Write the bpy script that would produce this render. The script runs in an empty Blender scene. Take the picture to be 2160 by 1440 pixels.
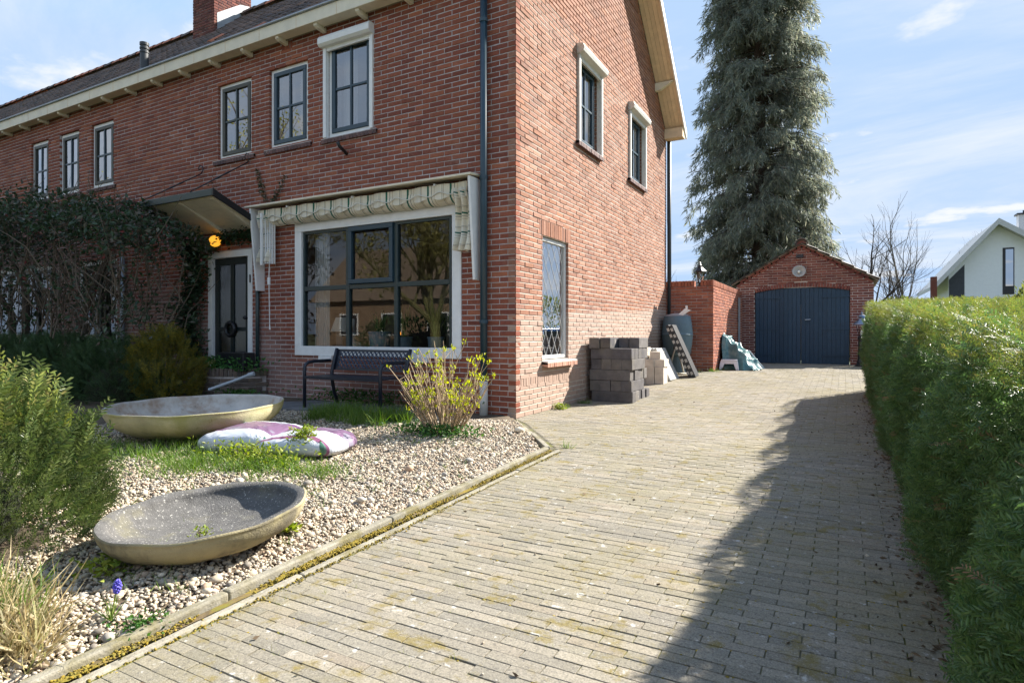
import bpy, math, random
import numpy as np
from mathutils import Vector, Matrix
random.seed(7); rng = np.random.default_rng(7)
R = math.radians
sc = bpy.context.scene
COL = sc.collection

# ------------------------------------------------------------------ camera, sky, sun, exposure
TH = math.atan2(700, 1272)
CAM = Vector((3.24, -5.98, .965))
cd = bpy.data.cameras.new('camera'); cam = bpy.data.objects.new('camera', cd); COL.objects.link(cam)
cam.location = CAM; cam.rotation_euler = (R(90), 0, TH)
cd.sensor_width = 36; cd.lens = 1272 / 2160 * 36; cd.shift_y = -17 / 2160; cd.clip_start = .03; cd.clip_end = 3000
sc.camera = cam
SUN = Vector((1, 1.55, 1.37)).normalized()
w = bpy.data.worlds.new('World'); sc.world = w; w.use_nodes = True
nt = w.node_tree; N = nt.nodes; bg = N['Background']
sky = N.new('ShaderNodeTexSky'); sky.sky_type = 'NISHITA'; sky.sun_disc = False
sky.sun_elevation = math.asin(SUN.z); sky.sun_rotation = math.atan2(SUN.x, SUN.y)
sky.air_density = 1.0; sky.dust_density = .35; sky.ozone_density = 3.0
tc = N.new('ShaderNodeTexCoord'); sx = N.new('ShaderNodeSeparateXYZ'); nt.links.new(tc.outputs['Generated'], sx.inputs[0])
def wmath(op, a, b=None, clamp=False):
    n = N.new('ShaderNodeMath'); n.operation = op; n.use_clamp = clamp
    for i, v in enumerate((a, b)):
        if v is None: continue
        if isinstance(v, (int, float)): n.inputs[i].default_value = v
        else: nt.links.new(v, n.inputs[i])
    return n.outputs[0]
# thin high cloud: project the view direction on a cloud deck
zz = wmath('ADD', wmath('MAXIMUM', sx.outputs[2], 0.0), .12)
cu = wmath('DIVIDE', sx.outputs[0], zz); cv = wmath('DIVIDE', sx.outputs[1], zz)
cc = N.new('ShaderNodeCombineXYZ'); nt.links.new(cu, cc.inputs[0]); nt.links.new(cv, cc.inputs[1])
n1 = N.new('ShaderNodeTexNoise'); n1.inputs['Scale'].default_value = .55; n1.inputs['Detail'].default_value = 9; n1.inputs['Roughness'].default_value = .62; n1.inputs['Distortion'].default_value = .5
mp = N.new('ShaderNodeMapping'); mp.inputs['Scale'].default_value = (.75, 1.7, 1); mp.inputs['Rotation'].default_value = (0, 0, R(35)); mp.inputs['Location'].default_value = (3.1, 1.2, 0)
nt.links.new(cc.outputs[0], mp.inputs[0]); nt.links.new(mp.outputs[0], n1.inputs['Vector'])
r1 = N.new('ShaderNodeMapRange'); r1.interpolation_type = 'SMOOTHSTEP'; r1.inputs[1].default_value = .40; r1.inputs[2].default_value = .70; r1.inputs[3].default_value = 0; r1.inputs[4].default_value = .75
nt.links.new(n1.outputs[0], r1.inputs[0])
n2 = N.new('ShaderNodeTexNoise'); n2.inputs['Scale'].default_value = 1.6; n2.inputs['Detail'].default_value = 8; n2.inputs['Roughness'].default_value = .55
nt.links.new(cc.outputs[0], n2.inputs['Vector'])
r2 = N.new('ShaderNodeMapRange'); r2.interpolation_type = 'SMOOTHSTEP'; r2.inputs[1].default_value = .55; r2.inputs[2].default_value = .66; r2.inputs[3].default_value = 0; r2.inputs[4].default_value = .95
nt.links.new(n2.outputs[0], r2.inputs[0])
fac = wmath('MAXIMUM', r1.outputs[0], r2.outputs[0])
mixc = N.new('ShaderNodeMixRGB'); mixc.inputs[2].default_value = (2.25, 2.32, 2.42, 1)
# sky colour capped per channel to hold down the glow round the sun
vm = N.new('ShaderNodeVectorMath'); vm.operation = 'MINIMUM'; vm.inputs[1].default_value = (1.2, 1.65, 2.35)
nt.links.new(sky.outputs[0], vm.inputs[0]); nt.links.new(fac, mixc.inputs[0]); nt.links.new(vm.outputs[0], mixc.inputs[1]); nt.links.new(mixc.outputs[0], bg.inputs[0])
bg.inputs[1].default_value = .15
sl = bpy.data.lights.new('sun', 'SUN'); sl.energy = 5.0; sl.angle = R(.53); sl.color = (1, .95, .86)
so = bpy.data.objects.new('sun', sl); COL.objects.link(so); so.rotation_euler = SUN.to_track_quat('Z', 'Y').to_euler(); so.location = (6, 9, 12)
vs = sc.view_settings; vs.view_transform = 'Standard'; vs.look = 'None'; vs.exposure = 1.52; vs.gamma = 1; vs.use_curve_mapping = False
sc.cycles.use_denoising = True; sc.cycles.max_bounces = 6; sc.cycles.diffuse_bounces = 3; sc.cycles.glossy_bounces = 3
sc.cycles.transparent_max_bounces = 12; sc.cycles.caustics_reflective = False; sc.cycles.caustics_refractive = False

# ------------------------------------------------------------------ helpers
d2 = np.array([-math.sin(TH), math.cos(TH)]); r2v = np.array([math.cos(TH), math.sin(TH)])
def proj(P):
    P = np.atleast_2d(P); a = P[:, 0] - CAM.x; b = P[:, 1] - CAM.y
    dp = a * d2[0] + b * d2[1]; l = a * r2v[0] + b * r2v[1]; dps = np.where(dp < .05, .05, dp)
    return np.stack([1080 + 1272 * l / dps, 703 - 1272 * (P[:, 2] - CAM.z) / dps, dp], 1)

def g(Y):
    if Y < -1: return .03 * (Y + 1)
    if Y < 2: return 0.0
    if Y < 6.5: return .2 * (Y - 2) / 4.5
    return .2 + .01 * min(1, (Y - 6.5) / 2)
gv = np.vectorize(g, otypes=[float])
def gg(X, Y):
    k = min(1, max(0, (1.0 - X) / .25))
    return g(Y) + .012 + .045 * k + (.018 * math.sin(X * 2.3 + Y) * math.cos(Y * 1.9 - X) * k)
ggv = np.vectorize(gg, otypes=[float])

def tag(o, label=None, cat=None, group=None, kind=None):
    if label: o['label'] = label
    if cat: o['category'] = cat
    if group: o['group'] = group
    if kind: o['kind'] = kind
    return o
def thing(name, label, cat, loc=(0, 0, 0), rotz=0, group=None):
    o = bpy.data.objects.new(name, None); COL.objects.link(o); o.empty_display_size = .1
    o.location = loc; o.rotation_euler = (0, 0, rotz); return tag(o, label, cat, group)
def link(name, me, mat=None, parent=None):
    o = bpy.data.objects.new(name, me); COL.objects.link(o)
    if mat and not me.materials: me.materials.append(mat)
    if parent: o.parent = parent
    return o
def np_mesh(name, V, F, smooth=False):
    V = np.asarray(V, dtype=np.float32); F = np.asarray(F, dtype=np.int32)
    me = bpy.data.meshes.new(name); k = F.shape[1]
    me.vertices.add(len(V)); me.vertices.foreach_set('co', V.ravel())
    me.loops.add(F.size); me.loops.foreach_set('vertex_index', F.ravel())
    me.polygons.add(len(F)); me.polygons.foreach_set('loop_start', np.arange(0, F.size, k, dtype=np.int32))
    me.polygons.foreach_set('use_smooth', np.full(len(F), bool(smooth)))
    me.update(calc_edges=True); me.validate(); return me
class MB:
    def __init__(s): s.v = []; s.f = []
    def box(s, a, b, j=0):
        x0, y0, z0 = a; x1, y1, z1 = b; n = len(s.v)
        for p in ((x0,y0,z0),(x1,y0,z0),(x1,y1,z0),(x0,y1,z0),(x0,y0,z1),(x1,y0,z1),(x1,y1,z1),(x0,y1,z1)):
            s.v.append(tuple(c + random.uniform(-j, j) for c in p) if j else p)
        for q in ((0,3,2,1),(4,5,6,7),(0,1,5,4),(1,2,6,5),(2,3,7,6),(3,0,4,7)): s.f.append(tuple(n + i for i in q))
        return s
    def hexa(s, pts):                       # 8 corner points, bottom ring then top ring
        n = len(s.v); s.v += [tuple(p) for p in pts]
        for q in ((0,3,2,1),(4,5,6,7),(0,1,5,4),(1,2,6,5),(2,3,7,6),(3,0,4,7)): s.f.append(tuple(n + i for i in q))
        return s
    def quad(s, *p):
        n = len(s.v); s.v += [tuple(q) for q in p]; s.f.append(tuple(range(n, n + len(p)))); return s
    def bar(s, a, b, w, h):                 # box of section w x h between two points
        a = Vector(a); b = Vector(b); t = (b - a).normalized()
        u = t.cross(Vector((0, 0, 1)));  u = Vector((1, 0, 0)) if u.length < 1e-4 else u.normalized(); k = u.cross(t)
        return s.hexa([p + u * (su * w / 2) + k * (sk * h / 2) for p in (a, b) for su, sk in ((-1,-1),(1,-1),(1,1),(-1,1))])
    def tube(s, pts, rad, n=8, cap=True):
        pts = [Vector(p) for p in pts]; rad = rad if hasattr(rad, '__len__') else [rad] * len(pts)
        base = len(s.v); u = None
        for i, p in enumerate(pts):
            t = (pts[min(i + 1, len(pts) - 1)] - pts[max(i - 1, 0)]).normalized()
            if u is None:
                u = t.orthogonal().normalized()
            else:
                u = (u - t * u.dot(t)); u = u.normalized() if u.length > 1e-5 else t.orthogonal().normalized()
            k = t.cross(u)
            for j in range(n):
                a = 2 * math.pi * j / n; s.v.append(tuple(p + (u * math.cos(a) + k * math.sin(a)) * rad[i]))
        for i in range(len(pts) - 1):
            for j in range(n):
                a = base + i * n + j; b = base + i * n + (j + 1) % n; s.f.append((a, b, b + n, a + n))
        if cap:
            s.f.append(tuple(base + j for j in range(n))[::-1]); s.f.append(tuple(base + (len(pts) - 1) * n + j for j in range(n)))
        return s
    def lathe(s, prof, n=32, c=(0, 0, 0)):
        base = len(s.v)
        for r, z in prof:
            for j in range(n):
                a = 2 * math.pi * j / n; s.v.append((c[0] + r * math.cos(a), c[1] + r * math.sin(a), c[2] + z))
        for i in range(len(prof) - 1):
            for j in range(n):
                a = base + i * n + j; b = base + i * n + (j + 1) % n; s.f.append((a, b, b + n, a + n))
        return s
    def build(s, name, mat, parent=None, smooth=False, bevel=0):
        me = bpy.data.meshes.new(name); me.from_pydata(s.v, [], s.f); me.update()
        if smooth:
            for p in me.polygons: p.use_smooth = True
        o = link(name, me, mat, parent)
        if bevel:
            m = o.modifiers.new('bevel', 'BEVEL'); m.width = bevel; m.segments = 2; m.limit_method = 'ANGLE'
        if smooth == 'angle':
            pass
        return o

# ------------------------------------------------------------------ materials
def M(name, cols, rough=.7, rnd=0, noise=0, nscale=6, bump=0, bscale=60, metal=0, spec=.4, spots=None, transl=0, coat=0, emit=None):
    """cols: one colour or a list picked by a per-piece random number; spots: [(colour, scale, lo, hi, strength)] worn patches"""
    m = bpy.data.materials.new(name); m.use_nodes = True; t = m.node_tree; n = t.nodes; b = n['Principled BSDF']; L = t.links.new
    if not isinstance(cols, list): cols = [cols]
    geo = n.new('ShaderNodeNewGeometry'); oi = n.new('ShaderNodeObjectInfo')
    ad = n.new('ShaderNodeMath'); ad.operation = 'ADD'; L(geo.outputs['Random Per Island'], ad.inputs[0]); L(oi.outputs['Random'], ad.inputs[1])
    fr = n.new('ShaderNodeMath'); fr.operation = 'FRACT'; L(ad.outputs[0], fr.inputs[0])
    if len(cols) > 1:
        cr = n.new('ShaderNodeValToRGB'); e = cr.color_ramp.elements
        while len(e) < len(cols): e.new(.5)
        for i, c in enumerate(cols): e[i].position = i / (len(cols) - 1); e[i].color = (*c, 1)
        L(fr.outputs[0], cr.inputs[0]); out = cr.outputs[0]
    else:
        rg = n.new('ShaderNodeRGB'); rg.outputs[0].default_value = (*cols[0], 1); out = rg.outputs[0]
    pos = geo.outputs['Position']
    def noise_tex(scale, det=5, r=.6):
        q = n.new('ShaderNodeTexNoise'); q.inputs['Scale'].default_value = scale; q.inputs['Detail'].default_value = det; q.inputs['Roughness'].default_value = r
        L(pos, q.inputs['Vector']); return q.outputs[0]
    if noise or rnd:
        hs = n.new('ShaderNodeHueSaturation'); L(out, hs.inputs['Color'])
        val = None
        if noise:
            mr = n.new('ShaderNodeMapRange'); mr.inputs[1].default_value = .3; mr.inputs[2].default_value = .7; mr.inputs[3].default_value = 1 - noise; mr.inputs[4].default_value = 1 + noise
            L(noise_tex(nscale), mr.inputs[0]); val = mr.outputs[0]
        if rnd:
            wn = n.new('ShaderNodeTexWhiteNoise'); wn.noise_dimensions = '1D'; L(fr.outputs[0], wn.inputs['W'])
            mr2 = n.new('ShaderNodeMapRange'); mr2.inputs[3].default_value = 1 - rnd; mr2.inputs[4].default_value = 1 + rnd; L(wn.outputs[0], mr2.inputs[0])
            if val:
                mu = n.new('ShaderNodeMath'); mu.operation = 'MULTIPLY'; L(val, mu.inputs[0]); L(mr2.outputs[0], mu.inputs[1]); val = mu.outputs[0]
            else: val = mr2.outputs[0]
        L(val, hs.inputs['Value']); out = hs.outputs[0]
    for (c, s_, lo, hi, st) in (spots or []):
        mr = n.new('ShaderNodeMapRange'); mr.inputs[1].default_value = lo; mr.inputs[2].default_value = hi; mr.inputs[3].default_value = 0; mr.inputs[4].default_value = st
        L(noise_tex(s_, 6, .65), mr.inputs[0])
        mx = n.new('ShaderNodeMixRGB'); L(mr.outputs[0], mx.inputs[0]); L(out, mx.inputs[1]); mx.inputs[2].default_value = (*c, 1); out = mx.outputs[0]
    L(out, b.inputs['Base Color'])
    b.inputs['Roughness'].default_value = rough; b.inputs['Metallic'].default_value = metal; b.inputs['Specular IOR Level'].default_value = spec
    if coat: b.inputs['Coat Weight'].default_value = coat; b.inputs['Coat Roughness'].default_value = .15
    if emit: b.inputs['Emission Color'].default_value = (*emit[0], 1); b.inputs['Emission Strength'].default_value = emit[1]
    if bump:
        bp = n.new('ShaderNodeBump'); bp.inputs['Strength'].default_value = min(1, bump); bp.inputs['Distance'].default_value = .02 * max(1, bump) / max(1, bscale / 30)
        L(noise_tex(bscale, 4), bp.inputs['Height']); L(bp.outputs[0], b.inputs['Normal'])
    if transl:
        tr = n.new('ShaderNodeBsdfTranslucent'); mxs = n.new('ShaderNodeMixShader'); mxs.inputs[0].default_value = transl
        hs2 = n.new('ShaderNodeHueSaturation'); hs2.inputs['Saturation'].default_value = 1.15; hs2.inputs['Value'].default_value = 1.3; L(out, hs2.inputs['Color']); L(hs2.outputs[0], tr.inputs[0])
        L(b.outputs[0], mxs.inputs[1]); L(tr.outputs[0], mxs.inputs[2]); L(mxs.outputs[0], n['Material Output'].inputs[0])
    m['o'] = 1
    return m
def brick_mat(name, cols, stain=None, faded=0):
    """brick with salt bloom: stain=(axis function) adds a pale lime-bloomed zone near the foot of the wall"""
    m = M(name, cols, rough=.86, rnd=.12, noise=.16, nscale=34, bump=.35, bscale=140, spec=.2,
          spots=[((.13, .055, .045), .7, .5, .7, .3), ((.10, .045, .035), 9, .58, .75, .55), ((.42, .24, .17), 3.2, .56, .72, .35 + faded * .4)])
    if stain:
        t = m.node_tree; n = t.nodes; L = t.links.new; b = n['Principled BSDF']; src = b.inputs['Base Color'].links[0].from_socket
        geo = n.new('ShaderNodeNewGeometry'); sp = n.new('ShaderNodeSeparateXYZ'); L(geo.outputs['Position'], sp.inputs[0])
        ax, z0, k, ns, wd, st, col = stain          # zone below z0 + k*axis (+ noise)
        a1 = n.new('ShaderNodeMath'); a1.operation = 'MULTIPLY_ADD'; L(sp.outputs[ax], a1.inputs[0]); a1.inputs[1].default_value = k; a1.inputs[2].default_value = z0
        nz = n.new('ShaderNodeTexNoise'); nz.inputs['Scale'].default_value = 1.3; nz.inputs['Detail'].default_value = 4; L(geo.outputs['Position'], nz.inputs['Vector'])
        a2 = n.new('ShaderNodeMath'); a2.operation = 'MULTIPLY_ADD'; L(nz.outputs[0], a2.inputs[0]); a2.inputs[1].default_value = ns; L(a1.outputs[0], a2.inputs[2])
        a3 = n.new('ShaderNodeMath'); a3.operation = 'SUBTRACT'; L(a2.outputs[0], a3.inputs[0]); L(sp.outputs[2], a3.inputs[1])
        mr = n.new('ShaderNodeMapRange'); mr.inputs[1].default_value = 0; mr.inputs[2].default_value = wd; mr.inputs[3].default_value = 0; mr.inputs[4].default_value = st; L(a3.outputs[0], mr.inputs[0])
        mx = n.new('ShaderNodeMixRGB'); L(mr.outputs[0], mx.inputs[0]); L(src, mx.inputs[1]); mx.inputs[2].default_value = (*col, 1); L(mx.outputs[0], b.inputs['Base Color'])
    return m
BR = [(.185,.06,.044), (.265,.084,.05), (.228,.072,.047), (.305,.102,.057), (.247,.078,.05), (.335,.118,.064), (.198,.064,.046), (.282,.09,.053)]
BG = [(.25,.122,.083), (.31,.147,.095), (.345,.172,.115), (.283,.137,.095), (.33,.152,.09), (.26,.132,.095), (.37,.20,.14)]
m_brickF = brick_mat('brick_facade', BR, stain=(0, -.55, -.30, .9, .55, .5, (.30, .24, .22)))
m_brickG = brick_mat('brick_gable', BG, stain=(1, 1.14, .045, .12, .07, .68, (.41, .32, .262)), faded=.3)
m_brickW = brick_mat('brick_garden', [(.29,.1,.06), (.38,.14,.08), (.23,.08,.055), (.34,.12,.07)])
m_brickR = brick_mat('brick_garage', [(.15,.05,.042), (.20,.07,.052), (.24,.085,.06), (.13,.045,.042)])
m_sillbrick = M('sill_brick', [(.10,.06,.055), (.15,.08,.07), (.08,.05,.05)], rough=.75, rnd=.15, noise=.2, nscale=30)
m_mortar = M('mortar', (.47,.42,.40), rough=.95, noise=.2, nscale=14, bump=.4, bscale=150)
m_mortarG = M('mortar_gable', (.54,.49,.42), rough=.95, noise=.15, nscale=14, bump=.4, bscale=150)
m_white = M('white_paint', (.80,.795,.775), rough=.45, noise=.06, nscale=9, spots=[((.42,.38,.30), 14, .62, .8, .25)])
m_cream = M('cream_paint', (.74,.67,.52), rough=.5, noise=.08, nscale=6, spots=[((.38,.30,.19), 10, .6, .78, .3)])
m_soffit = M('soffit_paint', (.72,.55,.36), rough=.6, noise=.1, nscale=9, rnd=.06)
m_green = M('dark_green_paint', (.022,.042,.046), rough=.32, noise=.1, spec=.5)
m_bluegreen = M('blue_green_paint', (.022,.052,.075), rough=.35, noise=.12, spec=.5)
m_olive = M('olive_frame', (.06,.062,.05), rough=.45, noise=.12)
m_black = M('black_metal', (.012,.013,.016), rough=.42, noise=.15, spec=.5)
m_zinc = M('zinc', (.33,.36,.39), rough=.5, metal=.6, noise=.12)
m_alu = M('painted_aluminium', (.62,.6,.55), rough=.4, metal=.1, noise=.08, spots=[((.2,.17,.11), 18, .55, .75, .35)])
m_tile = M('roof_tile', [(.085,.06,.052), (.13,.09,.075), (.065,.055,.053), (.16,.105,.08), (.10,.075,.065)], rough=.7, rnd=.25, noise=.25, nscale=22, spots=[((.30,.31,.27), 16, .58, .72, .5)])
m_tileo = M('ridge_tile', [(.42,.15,.075), (.36,.13,.07)], rough=.7, rnd=.2, noise=.25, nscale=16)
m_lead = M('lead_flashing', (.38,.40,.42), rough=.6, noise=.2, nscale=5)
m_plaster = M('inner_plaster', (.42,.38,.33), rough=.9, noise=.05)
m_floorin = M('inner_floor', (.10,.07,.05), rough=.6)
m_curtain = M('curtain', (.74,.74,.72), rough=.9, transl=.4)
def glass_mat(name, tint=(.88,.9,.9), boost=1.5, base=.05, rough=0):
    m = bpy.data.materials.new(name); m.use_nodes = True; t = m.node_tree; n = t.nodes; L = t.links.new
    n.remove(n['Principled BSDF']); tr = n.new('ShaderNodeBsdfTransparent'); tr.inputs[0].default_value = (*tint, 1)
    gl = n.new('ShaderNodeBsdfGlossy'); gl.inputs['Roughness'].default_value = rough; gl.inputs[0].default_value = (1, 1, 1, 1)
    fr = n.new('ShaderNodeFresnel'); fr.inputs[0].default_value = 1.52
    ma = n.new('ShaderNodeMath'); ma.operation = 'MULTIPLY_ADD'; ma.use_clamp = True; L(fr.outputs[0], ma.inputs[0]); ma.inputs[1].default_value = boost; ma.inputs[2].default_value = base
    mx = n.new('ShaderNodeMixShader'); L(ma.outputs[0], mx.inputs[0]); L(tr.outputs[0], mx.inputs[1]); L(gl.outputs[0], mx.inputs[2]); L(mx.outputs[0], n['Material Output'].inputs[0])
    return m
m_glass = glass_mat('window_glass', (.93,.94,.94), boost=1.25, base=.0); m_glassL = glass_mat('leaded_glass', (.8,.84,.84), 2.6, .2)
m_glassr = glass_mat('ribbed_glass', (.45,.42,.34), 1.0, .03, .2)
m_leaf = lambda name, cols, tr=.3, rough=.5, rnd=.3: M(name, cols, rough=rough, rnd=rnd, transl=tr, spec=.35)

# ------------------------------------------------------------------ repeated pieces: the largest as objects, the rest one mesh
def chamfer_box(L, D, H, c=.004, j=.0):
    """box centred in x,z with its face at y=0 (outward -y), chamfered face edges"""
    x, z = L / 2, H / 2; J = lambda: random.uniform(-j, j)
    V = [(-x+c, 0, -z+c), (x-c, 0, -z+c), (x-c, 0, z-c), (-x+c, 0, z-c), (-x, c, -z), (x, c, -z), (x, c, z), (-x, c, z), (-x, D, -z), (x, D, -z), (x, D, z), (-x, D, z)]
    V = [(a + J(), b + (J() if i < 8 else 0), cc + J()) for i, (a, b, cc) in enumerate(V)]
    F = [(0,1,2,3)] + [(4 + k, 4 + (k+1) % 4, (k+1) % 4, k) for k in range(4)] + [(8 + k, 8 + (k+1) % 4, 4 + (k+1) % 4, 4 + k) for k in range(4)]
    return np.array(V, dtype=np.float32), np.array(F, dtype=np.int32)
def pieces(parent, name, bases, mats, mat, nmax=300, smooth=False, minpx=8):
    """bases: list of (V,F) variants; mats: list of 4x4 arrays"""
    A = np.array(mats, dtype=np.float32)
    if len(A) == 0: return
    pr = proj(A[:, :3, 3]); vis = (pr[:, 2] > .3) & (pr[:, 0] > -20) & (pr[:, 0] < 2180) & (pr[:, 1] > -20) & (pr[:, 1] < 1460)
    key = np.where(vis, pr[:, 2], pr[:, 2].clip(0) + 1000); order = np.argsort(key)
    solo = [i for i in order[:nmax] if vis[i]]
    var = rng.integers(0, len(bases), len(A)); meshes = []
    for V, F in bases:
        me = np_mesh(name, V, F, smooth); me.materials.append(mat); meshes.append(me)
    for i in solo:
        o = bpy.data.objects.new(name, meshes[var[i]]); COL.objects.link(o); o.parent = parent; o.matrix_local = Matrix(A[i].tolist())
    rest = np.ones(len(A), bool); rest[solo] = False; Vs = []; Fs = []; off = 0
    for b, (V, F) in enumerate(bases):
        S = A[rest & (var == b)]
        if len(S) == 0: continue
        VV = np.einsum('nij,vj->nvi', S[:, :3, :3], V) + S[:, None, :3, 3]
        FF = F[None] + (np.arange(len(S)) * len(V))[:, None, None] + off
        Vs.append(VV.reshape(-1, 3)); Fs.append(FF.reshape(-1, F.shape[1])); off += len(S) * len(V)
    if Vs:
        me = np_mesh(name, np.concatenate(Vs), np.concatenate(Fs), smooth); o = link(name, me, mat, parent); o['kind'] = 'stuff'
def mat4(X, Y, Z, P):
    m = np.eye(4); m[:3, 0] = X; m[:3, 1] = Y; m[:3, 2] = Z; m[:3, 3] = P; return m
BV = [chamfer_box(1, .1, .05, .0028, .001) for _ in range(6)]
for V, F in BV:                                   # unit length so that cut bricks can be scaled
    V[:, 0] = np.sign(V[:, 0]) * (.5 - (.5 - np.abs(V[:, 0])) * 4.5)
def wall_bricks(parent, O, U, Nn, z0, z1, u0, u1, mat, holes=(), clip=None, phase=0, H=.062, L=.22, J=.011, solo=300, soldiers=(), jit=.0022):
    """stretcher bond between u0..u1 and z0..z1; holes: (ua,ub,za,zb); soldiers: same rects filled with upright bricks"""
    O = np.array(O, float); U = np.array(U, float); Nn = np.array(Nn, float); Z = np.array((0, 0, 1.)); out = []
    allholes = list(holes) + list(soldiers); rows = int(round((z1 - z0) / H))
    for rI in range(rows):
        zc = z0 + (rI + .5) * H; a, b = (u0, u1) if clip is None else clip(zc + H * .3, u0, u1)
        if b - a < .03: continue
        start = math.floor((a - u0) / L - 1) * L + u0 + (L / 2 if (rI + phase) % 2 else 0); u = start
        while u < b:
            segs = [(max(u, a), min(u + L - J, b))]
            for ha, hb, za, zb in allholes:
                if za < zc < zb:
                    ns = []
                    for s0, s1 in segs:
                        if s1 <= ha or s0 >= hb: ns.append((s0, s1)); continue
                        if s0 < ha: ns.append((s0, ha))
                        if s1 > hb: ns.append((hb, s1))
                    segs = ns
            for s0, s1 in segs:
                if s1 - s0 < .025: continue
                t = random.uniform(-jit, jit) * 1.2; ti = random.uniform(-.012, .012); ln = s1 - s0
                P = O + U * ((s0 + s1) / 2) + Z * (zc + random.uniform(-jit, jit) * .5) + Nn * t
                if random.random() < .04: P = P + Nn * random.uniform(.002, .006)
                Ux = U + Z * ti * .6; out.append(mat4(Ux * ln, -Nn + U * random.uniform(-.01, .01), Z - U * ti * .3, P))
            u += L
    for ua, ub, za, zb in soldiers:
        n = max(1, int(round((ub - ua) / H))); wd = (ub - ua) / n
        for k in range(n):
            P = O + U * (ua + (k + .5) * wd) + Z * ((za + zb) / 2) + Nn * random.uniform(-.002, .005)
            out.append(mat4(Z * (zb - za - .008), -Nn, -U * (wd - .009) / .05, P))
    pieces(parent, 'brick', BV, out, mat, nmax=solo)
def slab_with_holes(O, U, Nn, u0, u1, z0, z1, holes, front=-.005, back=-.28, name='wall', mat=None, parent=None, grow=.006, clip_poly=None):
    O = Vector(O); U = Vector(U); Nn = Vector(Nn); Z = Vector((0, 0, 1)); mb = MB()
    H = [(a - grow, b + grow, c - grow, d + grow) for a, b, c, d in holes]
    us = sorted({u0, u1, *[x for h in H for x in h[:2] if u0 < x < u1]}); zs = sorted({z0, z1, *[x for h in H for x in h[2:] if z0 < x < z1]})
    P = lambda u, z, n: O + U * u + Z * z + Nn * n
    for i in range(len(us) - 1):
        for j in range(len(zs) - 1):
            cu_, cz_ = (us[i] + us[i+1]) / 2, (zs[j] + zs[j+1]) / 2
            if any(a < cu_ < b and c < cz_ < d for a, b, c, d in H): continue
            for n_ in (front, back): mb.quad(P(us[i], zs[j], n_), P(us[i+1], zs[j], n_), P(us[i+1], zs[j+1], n_), P(us[i], zs[j+1], n_))
    for a, b, c, d in H:
        for (ua, za), (ub, zb) in (((a, c), (b, c)), ((b, c), (b, d)), ((b, d), (a, d)), ((a, d), (a, c))):
            mb.quad(P(ua, za, front), P(ub, zb, front), P(ub, zb, back), P(ua, za, back))
    return mb.build(name, mat, parent)
print('setup ok')

# ------------------------------------------------------------------ ground, driveway, garden bed
def sheet(name, x0, x1, y0, y1, fz, mat, n=24, kind='structure'):
    xs = np.linspace(x0, x1, max(2, int((x1 - x0) / .12) + 2)); ys = np.linspace(y0, y1, max(2, int((y1 - y0) / .12) + 2))
    X, Y = np.meshgrid(xs, ys); Zz = fz(X, Y); V = np.stack([X, Y, Zz], 2).reshape(-1, 3); nx = len(xs); i = np.arange(len(ys) - 1)[:, None] * nx + np.arange(nx - 1)[None]
    F = np.stack([i, i + 1, i + nx + 1, i + nx], 2).reshape(-1, 4); o = link(name, np_mesh(name, V, F, True), mat); o['kind'] = kind; return o
m_ground = M('ground_grass', (.06,.085,.03), rough=.95, noise=.4, nscale=.7, spots=[((.12,.09,.05), .5, .5, .65, .6)], bump=.5, bscale=20)
m_street = M('street_asphalt', (.08,.08,.082), rough=.9, noise=.15, nscale=3)
m_joint = M('joint_sand', (.14,.125,.08), rough=.95, noise=.35, nscale=7, spots=[((.13,.13,.02), 2.2, .48, .62, .8), ((.03,.028,.022), 14, .55, .7, .6)], bump=.5, bscale=90)
m_soil = M('soil', (.10,.075,.05), rough=.95, noise=.35, nscale=5, bump=.8, bscale=60)
mb = MB(); mb.quad((-900,-900,-.4), (900,-900,-.4), (900,900,-.4), (-900,900,-.4)); o = mb.build('ground', m_ground); o['kind'] = 'structure'
mb = MB(); mb.quad((-300,-22,-.33), (300,-22,-.33), (300,-13,-.33), (-300,-13,-.33)); o = mb.build('road', m_street); o['kind'] = 'structure'
sheet('driveway', -.12, 4.6, -9, 10.75, lambda X, Y: gv(Y) - .0045 + .006 * np.sin(X * 1.7 + Y * .9) * np.sin(Y * 1.3), m_joint)
drive = bpy.data.objects['driveway']
sheet('garden_bed', -14.5, 1.04, -9, .02, lambda X, Y: ggv(X, Y) - .012, m_soil)

m_paver = M('paver', [(.228,.204,.162), (.268,.238,.186), (.242,.217,.172), (.205,.187,.153), (.283,.25,.197), (.252,.213,.163)], rough=.92, rnd=.09, noise=.32, nscale=140, bump=.9, bscale=260, spec=.2,
            spots=[((.22,.19,.09), 1.1, .44, .66, .4), ((.195,.15,.04), 8, .555, .66, .8), ((.52,.50,.46), 17, .625, .68, .8), ((.08,.075,.07), 75, .54, .66, .6), ((.48,.44,.38), 200, .57, .66, .6)])
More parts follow.
